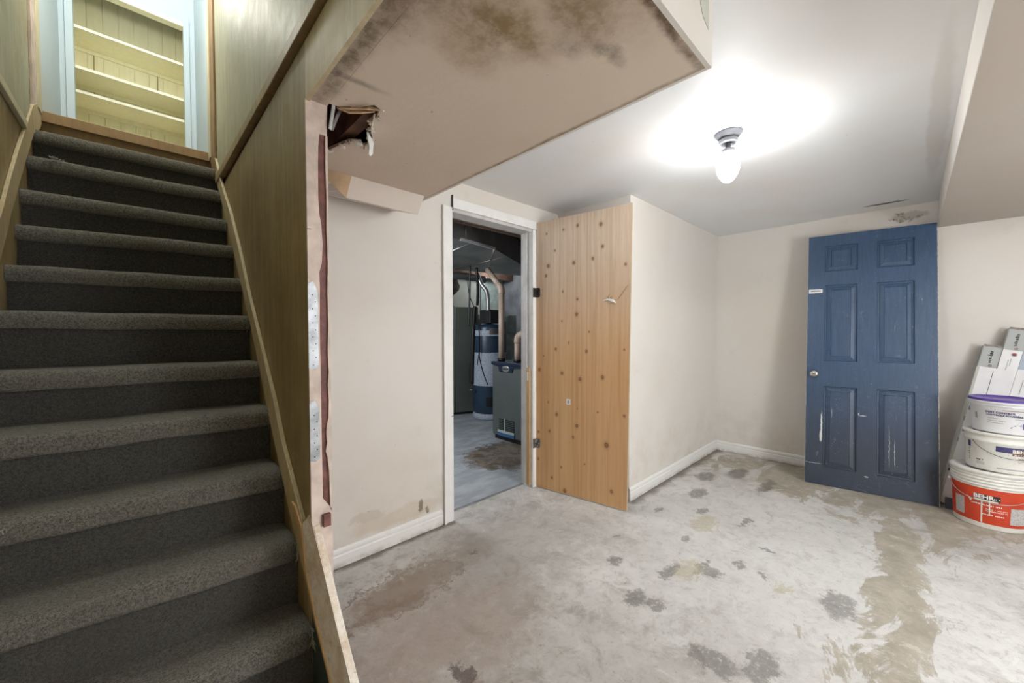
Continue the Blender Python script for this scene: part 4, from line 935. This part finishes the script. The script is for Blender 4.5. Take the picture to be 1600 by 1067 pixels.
def bucket_white():
    cx, cy, z0 = 4.12, -0.412, 0.3745; H = 0.245
    t = thing('paint_pail', (cx, cy, z0), 'white pail with a dark blue band, middle of the stack', 'bucket', 'stacked pails beside the blue door')
    rb, rt = 0.146, 0.154; R = lambda z: rb + (rt - rb) * z / H
    prof = [(0, .003), (rb - .005, .003), (rb, 0), (rb, .006), (R(.18), .18), (R(.19) + .006, .186), (R(.19) + .006, .196), (R(.2) + .001, .200), (rt, H - .02), (rt + .007, H - .016), (rt + .007, H - .003), (rt, H), (rt - .006, H - .004)]
    obj('body', *vlathe(prof, (cx, cy, z0), 64), M['pail'], t, True)
    obj('lid', *vlathe([(0, H - .006), (rt - .018, H - .006), (rt - .014, H + .002), (rt + .004, H + .003), (rt + .010, H - .003), (rt + .010, H - .012)], (cx, cy, z0), 64), M['pail'], t, True)
    def W(a, zc, lift=.0016):
        def g(u, v):
            z = zc + v; r = R(z) + lift; th = a + u / r; return (cx + r * math.cos(th), cy + r * math.sin(th), z0 + z)
        return g
    a0 = AV + 0.27
    patch('blue_band', W(a0, .152), -0.062, 0.12, -.017, .017, M['navy'], t, 20)
    patch('blue_band', W(AV - 1.0, .158), -.010, .010, -.022, .018, M['navy'], t, 4)
    np_ = patch('name_plate', W(a0, .140, .0022), 0.004, 0.075, -.020, .020, M['lathe_wood'], t)
    text_flat('lettering', 'BEHR', 0.030, lambda u, v: W(a0, .138, .003)(u + .039, v), M['white_ink'], np_, 0.001)
    smallprint('small_print', lambda u, v: W(a0, .124, .003)(u + .039, v), -.028, .030, (0,), .006, M['white_ink'], np_, 8)
    patch('lower_line', W(a0, .030), -0.055, 0.12, -.003, .002, M['grey_ink'], t)
    for i, zz in enumerate((.105, .096, .087, .078)): patch('print_line', W(a0, zz), 0.028, 0.085 - .01 * (i % 2), -.0012, .0012, M['seal_grey'], t, 8)
    smallprint('small_print', W(AV - .62, 0), -.016, .020, (.060,), .009, M['ink'], t, 9)
    for zz in (.050, .043, .036): patch('print_line', W(AV - .6, zz), -0.016, 0.024, -.001, .001, M['grey_ink'], t, 5)
    # upright text column at the left edge
    for k in range(7): patch('print_line', W(AV - 1.0, .125 - k * .012), -0.006, 0.005, -.003, .003, M['grey_ink'], t, 2)
    pts = []
    for i in range(25):
        s = -1 + 2 * i / 24; th = AV + 0.35 + s * 1.15; r = R(.15) + .010; z = 0.185 - 0.085 * (1 - s * s) ** 0.8; pts.append((cx + r * math.cos(th), cy + r * math.sin(th), z0 + z))
    tube('handle', pts, 0.002, M['steel'], t, 6)
bucket_white()
def bucket_purple():
    cx, cy, z0 = 4.12, -0.428, 0.6235; H = 0.205
    t = thing('joint_compound_pail', (cx, cy, z0), 'white pail with purple lid printed DUST CONTROL, top of the stack', 'bucket', 'stacked pails beside the blue door')
    rb, rt = 0.138, 0.152; R = lambda z: rb + (rt - rb) * z / H
    prof = [(0, .003), (rb - .005, .003), (rb, 0), (rb, .006), (R(.165), .165), (R(.17) + .006, .170), (R(.17) + .006, .176), (rt, H - .01), (rt, H), (rt - .005, H)]
    obj('body', *vlathe(prof, (cx, cy, z0), 64), M['carton'], t, True)
    ld = obj('lid', *vlathe([(0, H + .004), (rt - .012, H + .004), (rt - .010, H + .010), (rt + .004, H + .011), (rt + .009, H + .004), (rt + .009, H - .006), (rt + .004, H - .008)], (cx, cy, z0), 64), M['violet'], t, True); tag(ld, 'purple lid')
    obj('lid_band', *vlathe([(rt + .0095, H - .003), (rt + .0095, H - .020), (rt + .001, H - .022)], (cx, cy, z0), 64), M['carton'], t, True)
    def W(a, zc, lift=.0016):
        def g(u, v):
            z = zc + v; r = R(z) + lift; th = a + u / r; return (cx + r * math.cos(th), cy + r * math.sin(th), z0 + z)
        return g
    a0 = AV + 0.0
    patch('brown_line', W(a0, .150), -.015, .085, -.0015, .0015, M['seal_red'], t)
    text_flat('lettering', 'DUST CONTROL', 0.0165, lambda u, v: W(a0, .128)(u - .025, v), M['navy'], t, 0.0007)
    text_flat('lettering', 'CONTRÔLE POUSSIÈRE', 0.0145, lambda u, v: W(a0, .112)(u - .008, v), M['navy'], t, 0.0006)
    for i, (a, b, zz) in enumerate(((-.075, -.02, .095), (-.075, -.035, .080), (-.03, .0, .080), (-.075, -.01, .066), (.035, .07, .100))): patch('print_line', W(a0, zz), a, b, -.0015, .0015, M['carton_grey'], t, 6)
    g = W(a0, .07); ph = obj('printed_picture', [g(.015, -.028), g(.095, -.030), g(.095, .032), g(.075, .030), g(.055, .018), g(.048, .0), g(.03, -.012)], [(0, 1, 2, 3, 4, 5, 6)], M['photo_print'], t)
    patch('purple_block', W(a0, .055, .002), .068, .092, -.014, .020, M['violet'], t, 4)
    patch('top_line', W(a0, .172, .0085), -.09, .02, -.0008, .0008, M['grey_ink'], t, 10)
    patch('side_print', W(AV - .95, .10), -.008, .008, -.02, .02, M['carton_grey'], t, 3)
bucket_purple()

# ------------------------------------------------------------------ cartons and boards leaning behind the pails
def carton(y0, x0, length, wd_, label, top='carton_grey', lean=7.0, tilt=10.5, text=True, depth=0.075, band=0.155):
    # local frame: X across the front (towards -y in the room), Z along the carton, Y into the wall
    t = thing('flooring_carton', (x0, y0, 0.0), label, 'box', 'flooring cartons leaning behind the pails')
    t.rotation_euler = (Matrix.Rotation(-math.pi / 2, 3, 'Z') @ Matrix.Rotation(D2R(tilt), 3, 'Y') @ Matrix.Rotation(D2R(-lean), 3, 'X')).to_euler()
    z00 = wd_ * math.sin(D2R(tilt)) * math.cos(D2R(lean)) + 0.003        # rest on the lower corner
    t.location = (x0, y0, z00)
    b = bevelled(obj('body', *vbox(0, wd_, 0, depth, 0, length - band), M['carton'], t, local=True), 0.002)
    c = bevelled(obj('sleeve', *vbox(-.001, wd_ + .001, -.001, depth + .001, length - band, length), M[top], t, local=True), 0.002)
    obj('end_flap', *vbox(0.0, wd_, -0.003, -0.001, length - 0.010, length + 0.004), M['seal_grey'], c, local=True)
    for dz, mm in ((0.012, 'seal_grey'), (-0.030, 'seal_red')):
        vv, ff = vlathe([(0, 0), (0.0135, 0)], (0, 0, 0), 20); n = [(wd_ * .62 + p[0], -0.0018, length - band + dz + p[1]) for p in vv]
        obj('seal_mark', n, ff, M[mm], c if dz > 0 else b, local=True)
        vv, ff = vlathe([(0.0105, 0), (0.0120, 0)], (0, 0, 0), 20); obj('seal_ring', [(wd_ * .62 + p[0], -0.0024, length - band + dz + p[1]) for p in vv], ff, M['white_ink'], c if dz > 0 else b, local=True)
    # upright lettering lines
    V, F = [], []; r = random.Random(int(length * 100)); z = length - band * .80
    while z < length - .045:      # illegible upright print
        l = r.uniform(.004, .011); hgt = r.uniform(.007, .015) * (1.5 if z > length - .075 else 1); k = len(V)
        V += [(wd_ * .60, -.0022, z), (wd_ * .60 - hgt, -.0022, z), (wd_ * .60 - hgt, -.0022, z + l), (wd_ * .60, -.0022, z + l)]; F.append((k, k + 1, k + 2, k + 3)); z += l + .003
    obj('small_print', V, F, M['ink'], c, local=True)['kind'] = 'stuff'
    for (dx, a, l_) in ((.30, .07, .10), (.42, .06, .05), (.30, .22, .12), (.45, .21, .14), (.52, .24, .09)):
        obj('print_line', *vbox(wd_ * (dx + .1), wd_ * (dx + .1) + .004, -.0016, -.0008, length - band - a - l_, length - band - a), M['carton_grey'], b, local=True)
    return t
carton(-0.143, 4.302, 1.19, 0.086, 'shorter white flooring carton with grey top, leftmost of the three')
carton(-0.232, 4.295, 1.315, 0.086, 'tallest white flooring carton with grey top, middle of the three')
carton(-0.321, 4.302, 1.175, 0.086, 'white flooring carton with blue-grey top at the frame edge', 'carton_blue')
# white printed board leaning furthest left
lb = thing('flooring_sheet', (4.315, -0.185, 0.0), 'wide white printed sheet leaning between blue door and pails', 'panel')
lb.rotation_euler = (Matrix.Rotation(-math.pi / 2, 3, 'Z') @ Matrix.Rotation(D2R(10.0), 3, 'Y') @ Matrix.Rotation(D2R(-7.3), 3, 'X')).to_euler()
lb.location = (4.262, -0.150, 0.03)
obj('sheet', *vbox(0, 0.16, 0, 0.012, 0, 1.02), M['carton'], lb, local=True)
obj('edge_band', *vbox(-0.0015, 0.012, -0.001, 0.013, 0, 1.02), M['pale_board'], lb, local=True)
for k, z in enumerate((.24, .265, .29, .315, .46, .54, .62, .70, .78)):
    obj('printed_mark', *vbox(0.006 + (k % 2) * .010, 0.014 + (k % 2) * .012, -.0018, -.001, z, z + (.014 if k < 4 else .03)), M['ink' if k < 4 else 'grey_ink'], lb, local=True)
obj('seam_line', *vbox(0.075, 0.0775, -.0008, 0.0, 0.0, 1.0), M['grille'], lb, local=True)
sb = thing('slate_block', (4.23, -0.22, 0), 'dark slate block on the floor behind the red-labelled pail', 'offcut')
obj('block', *vbox(4.215, 4.25, -0.232, -0.185, 0.0, 0.075), M['slate'], sb)

# ------------------------------------------------------------------ furnace room
struct(obj('wall_furnace', *join([vbox(0.9, 5.1, YF, YF + 0.1, 0, 2.45), vbox(0.9, 1.0, YA + 0.11, YF, 0, 2.45), vbox(5.0, 5.1, YS + 0.1, YF, 0, 2.45), vbox(XC + 0.1, 5.0, YS + 0.3, YS + 0.32, 0, 2.45)]), M['block']), 'grey block walls of the furnace room')
fc = struct(obj('ceiling_furnace', *vbox(0.9, 5.1, YA + 0.11, YF, 2.42, 2.5), M['joist']), 'dark joisted ceiling of the furnace room')
for k, y in enumerate((2.40, 2.60, 5.00)):
    obj('joist', *vbox(1.0, 5.0, y, y + 0.045, 2.20 if k else 2.15, 2.42), M['joist'], fc)
# big sheet metal trunk
du = thing('air_duct', (2.6, 3.4, 2.12), 'large galvanised duct under the furnace room ceiling', 'duct')
pol = [(1.6, 2.74), (2.66, 2.92), (3.5, 3.36), (4.3, 3.8), (4.25, 4.02), (3.6, 4.16), (1.6, 4.30)]
prism('duct_body', pol, 'z', 2.12, 2.40, M['duct'], du)
obj('folded_lip', *vprism([(2.15, 2.820), (2.66, 2.908), (2.66, 2.924), (2.15, 2.836)], 'z', 2.114, 2.138), M['duct_lip'], du)
for (a, b) in (((2.3, 2.86), (2.55, 4.2)), ((3.0, 3.12), (3.1, 4.2)), ((2.66, 2.93), (3.6, 4.14))):
    tube('seam', [(a[0], a[1], 2.118), (b[0], b[1], 2.118)], 0.007, M['steel'], du, 5)
tube('seam', [(2.22, 2.838, 2.12), (2.22, 2.838, 2.40)], 0.006, M['steel'], du, 5)
# tall grey cabinet furnace
cb = thing('air_handler', (3.65, 4.85, 0), 'tall grey-green metal cabinet at the left of the furnace room', 'furnace')
pc = [(3.44, 4.80), (3.514, 4.764), (3.86, 4.63), (4.05, 5.10), (3.63, 5.26)]
prism('cabinet', [(3.514, 4.764), (3.86, 4.63), (4.04, 5.08), (3.70, 5.22)], 'z', 0.04, 1.66, M['cab_green'], cb, 0.006)
prism('side_panel', [(3.40, 4.86), (3.507, 4.770), (3.69, 5.21), (3.60, 5.26)], 'z', 0.04, 1.68, M['cab_green'], cb, 0.004)
prism('plinth', [(3.46, 4.85), (3.85, 4.66), (4.0, 5.05), (3.65, 5.2)], 'z', 0, 0.04, M['black'], cb)
tube('conduit', smooth_path([(3.79, 4.64, 1.62), (3.80, 4.60, 1.2), (3.74, 4.63, 0.95), (3.70, 4.65, 0.7), (3.70, 4.65, 0.50)]), 0.010, M['grille'], cb, 6)
# water heater
wh = thing('water_heater', (3.76, 4.30, 0), 'dark blue water heater tank with pale labels behind the furnace', 'water heater')
hx, hy = 3.80, 4.30
obj('tank', *vlathe([(0, 0.10), (0.24, 0.10), (0.25, 0.13), (0.25, 1.33), (0.235, 1.38), (0, 1.40)], (hx, hy, 0), 48), M['tank_blue'], wh, True)
obj('base_pan', *vlathe([(0, 0.0), (0.23, 0.0), (0.25, 0.02), (0.25, 0.075), (0.22, 0.10), (0, 0.10)], (hx, hy, 0), 48), M['label_pale'], wh, True)
ah = math.atan2(-hy, -hx)
def W(z0_, z1_, u0, u1, mat, name, lift=.003):
    V = []; 
    for i in range(11):
        a = ah + (u0 + (u1 - u0) * i / 10); 
        for z in (z0_, z1_): V.append((hx + (0.25 + lift) * math.cos(a), hy + (0.25 + lift) * math.sin(a), z))
    return obj(name, V, [(2 * i, 2 * i + 1, 2 * i + 3, 2 * i + 2) for i in range(10)], mat, wh, True)
W(0.50, 0.98, -1.2, 1.4, M['label_pale'], 'label_sheet')
W(1.22, 1.30, -1.2, 0.55, M['label_pale'], 'label_sheet')
W(1.24, 1.33, 0.0, 1.3, M['steel'], 'top_band', .004)
W(0.20, 0.34, -.2, .9, M['black'], 'burner_cover', .004)
vlv = obj('gas_valve', *vbox(3.56, 3.66, 4.27, 4.37, 0.36, 0.47), M['sticker'], wh); bevelled(vlv, .008)
obj('dial', *[(lambda vf: ([(3.557 - p[2], 4.32 + p[0], 0.415 + p[1]) for p in vf[0]], vf[1]))(vlathe([(0, .012), (.02, .012), (.022, 0)], (0, 0, 0), 16))][0], M['black'], vlv, True)
tube('pipe', [(3.57, 4.42, 0.42), (3.55, 4.5, 0.42)], .010, M['steel'], wh)
tube('pipe', [(3.60, 4.36, 0.36), (3.60, 4.36, 0.05)], .008, M['steel'], wh)
obj('vent_hood', *vlathe([(0.10, 1.40), (0.09, 1.47), (0.05, 1.52), (0.045, 1.60), (0, 1.60)], (hx, hy, 0), 20), M['black'], wh, True)
bevelled(obj('blower_box', *vbox(3.66, 3.92, 4.12, 4.36, 1.40, 1.60), M['grille'], wh), .01)
# silver flex duct
pts = smooth_path([(3.62, 4.13, 1.58), (3.62, 4.13, 1.74), (3.60, 4.14, 1.86), (3.56, 4.20, 1.96), (3.52, 4.24, 2.10)], 12)
fd = tag(tube('flex_pipe', pts, [0.030 + 0.004 * (i % 2) for i in range(len(pts))], M['flex'], None, 12), 'ribbed silver flexible pipe above the water heater', 'pipe')
# furnace
fu = thing('furnace', (3.4, 3.2, 0), 'waist-high grey furnace with navy top inside the doorway', 'furnace')
bevelled(obj('cabinet', *vbox(3.09, 3.75, 2.86, 3.445, 0.05, 0.885), M['furn_grey'], fu), .012)
obj('base_rail', *vbox(3.11, 3.73, 2.88, 3.42, 0.0, 0.05), M['black'], fu)
bevelled(obj('top_cap', *vbox(3.078, 3.76, 2.85, 3.458, 0.885, 0.925), M['furn_navy'], fu), .010)
hd = obj('badge_holder', *vprism([(3.42, 0.885), (3.33, 0.872), (3.315, 0.812), (3.10, 0.812), (3.085, 0.86), (2.86, 0.875), (2.86, 0.885)], 'x', 3.080, 3.0905), M['furn_navy'], fu)
obj('badge', *(lambda vf: ([(3.079 - p[2], 3.205 + p[0] * 1.75, 0.848 + p[1]) for p in vf[0]], vf[1]))(vlathe([(0, .003), (.030, .003), (.036, 0)], (0, 0, 0), 24)), M['badge'], hd, True)
text_flat('lettering', 'LENNOX', 0.028, lambda u, v: (3.0745, 3.205 - u, 0.839 + v), M['ink'], hd, 0.0005)
for (ya, yb_) in ((3.245, 3.325), (3.075, 3.215)):
    g = obj('grille', *vbox(3.084, 3.091, ya, yb_, 0.125, 0.255), M['grille'], fu)
    for q in range(6): obj('louvre', *vbox(3.081, 3.085, ya, yb_, 0.135 + q * .020, 0.141 + q * .020), M['furn_grey'], g)
obj('filter_tray', *vbox(3.078, 3.091, 3.07, 3.34, 0.095, 0.122), M['tank_white'], fu)
obj('filter_slot', *vbox(3.080, 3.091, 3.07, 3.34, 0.055, 0.093), M['filter_blue'], fu)
obj('logo_strip', *vbox(3.082, 3.091, 3.222, 3.238, 0.12, 0.265), M['tank_white'], fu)
# vent pipes standing on the furnace
vp = thing('vent_pipe', (3.2, 3.40, 0.925), 'long beige plastic vent pipe rising from the furnace to the duct', 'pipe')
obj('pipe', *vtube([(3.20, 3.40, 0.925), (3.20, 3.40, 1.76)], 0.036, 20), M['pvc'], vp, True)
obj('elbow', *vtube(smooth_path([(3.20, 3.40, 1.74), (3.20, 3.405, 1.80), (3.20, 3.44, 1.845)], 4), 0.042, 20), M['pvc'], vp, True)
obj('pipe', *vtube([(3.20, 3.43, 1.835), (3.235, 3.69, 2.065)], 0.036, 20), M['pvc'], vp, True)
obj('collar', *vtube([(3.20, 3.40, 0.925), (3.20, 3.40, 0.96)], 0.045, 20), M['black'], vp, True)
vq = thing('vent_pipe', (3.2, 3.13, 0.925), 'short beige elbow pipe on the furnace beside the doorway', 'pipe')
obj('pipe', *vtube([(3.20, 3.13, 0.925), (3.20, 3.13, 1.17)], 0.036, 20), M['pvc'], vq, True)
obj('elbow', *vtube(smooth_path([(3.20, 3.13, 1.15), (3.20, 3.12, 1.21), (3.205, 3.08, 1.245), (3.215, 3.03, 1.25)], 5), 0.042, 20), M['pvc'], vq, True)
obj('end_ring', *vtube([(3.215, 3.04, 1.25), (3.22, 3.02, 1.25)], 0.046, 20), M['black'], vq, True)
obj('collar', *vtube([(3.20, 3.13, 0.925), (3.20, 3.13, 0.955)], 0.045, 20), M['black'], vq, True)
# pale softener tank behind
tk = thing('softener_tank', (4.4, 4.48, 0), 'pale green plastic tank standing behind the furnace pipes', 'tank')
obj('tank', *vlathe([(0, 0), (0.17, 0), (0.18, 0.03), (0.15, 0.85), (0.16, 1.05), (0.14, 1.20), (0.10, 1.26), (0, 1.26)], (4.40, 4.48, 0), 32), M['tank_white'], tk, True)
obj('control_head', *vbox(4.30, 4.47, 4.40, 4.56, 1.26, 1.54), M['tank_white'], tk); obj('gauge', *vbox(4.295, 4.30, 4.46, 4.52, 1.38, 1.44), M['grey_ink'], tk)
# hoses
for i, (pts, r, lab) in enumerate((
        ([(3.02, 3.78, 2.10), (3.03, 3.80, 1.8), (3.02, 3.80, 1.5), (3.015, 3.80, 1.35)], 0.012, 'thin black cable hanging from the duct beside the thick hose'),
        ([(3.12, 3.80, 1.60), (3.10, 3.80, 1.50), (3.08, 3.80, 1.2), (3.07, 3.80, 0.95), (3.06, 3.80, 0.62)], 0.026, 'thick black hose hanging in front of the water heater'),
        ([(3.35, 4.25, 2.05), (3.38, 4.25, 1.8), (3.50, 4.22, 1.5), (3.52, 4.2, 1.1), (3.48, 4.2, 0.8)], 0.006, 'slim black cable beside the grey-green cabinet'),
        ([(3.16, 3.78, 1.50), (3.18, 3.79, 1.1), (3.17, 3.78, 0.95), (3.20, 3.74, 0.75), (3.24, 3.70, 0.60)], 0.007, 'thin black cable looping down to the furnace side'),
        ([(3.16, 3.82, 2.10), (3.18, 3.82, 1.85), (3.17, 3.82, 1.62)], 0.018, 'short black conduit under the duct'))):
    tag(tube('hose', smooth_path(pts), r, M['black'], None, 8), lab, 'hose', 'black hoses and cables in the furnace room')
# dark ragged insulation and pale board on the far wall
pb = tag(obj('wall_board', *join([vbox(3.3, 4.42, 5.26, 5.298, 1.5, 2.40)]), M['pale_board']), 'pale plasterboard sheet on the far furnace room wall', 'board')
pb2 = tag(obj('wall_board', *vbox(4.44, 4.98, 5.25, 5.298, 1.2, 2.40), M['tank_white']), 'second pale board right of the flexible pipe', 'board')
def clump(name, c, r, mat, seed, label, cat, sub=3):
    bm = bmesh.new(); bmesh.ops.create_icosphere(bm, subdivisions=sub, radius=1)
    for v_ in bm.verts:
        n = 1 + 0.35 * mnoise.noise(v_.co * 2.2 + Vector((seed, 0, 0))) + 0.15 * mnoise.noise(v_.co * 6)
        v_.co = Vector((v_.co.x * r[0] * n, v_.co.y * r[1] * n, v_.co.z * r[2] * n)) + Vector(c)
    me = bpy.data.meshes.new(name); bm.to_mesh(me); bm.free(); me.materials.append(mat); o = bpy.data.objects.new(name, me); C.objects.link(o)
    for p in me.polygons: p.use_smooth = True
    return tag(o, label, cat)
clump('insulation_roll', (3.22, 4.78, 1.98), (0.34, 0.22, 0.20), M['insul'], 3, 'dark ragged insulation hanging above the cabinet', 'insulation')
pts = smooth_path([(2.6, 4.5, 2.12), (3.0, 4.45, 2.06), (3.4, 4.42, 2.08), (3.8, 4.40, 2.06)], 8)
tag(tube('foil_duct', pts, [0.05 + .006 * (i % 2) for i in range(len(pts))], M['duct'], None, 12), 'round foil duct running under the furnace room ceiling', 'duct')
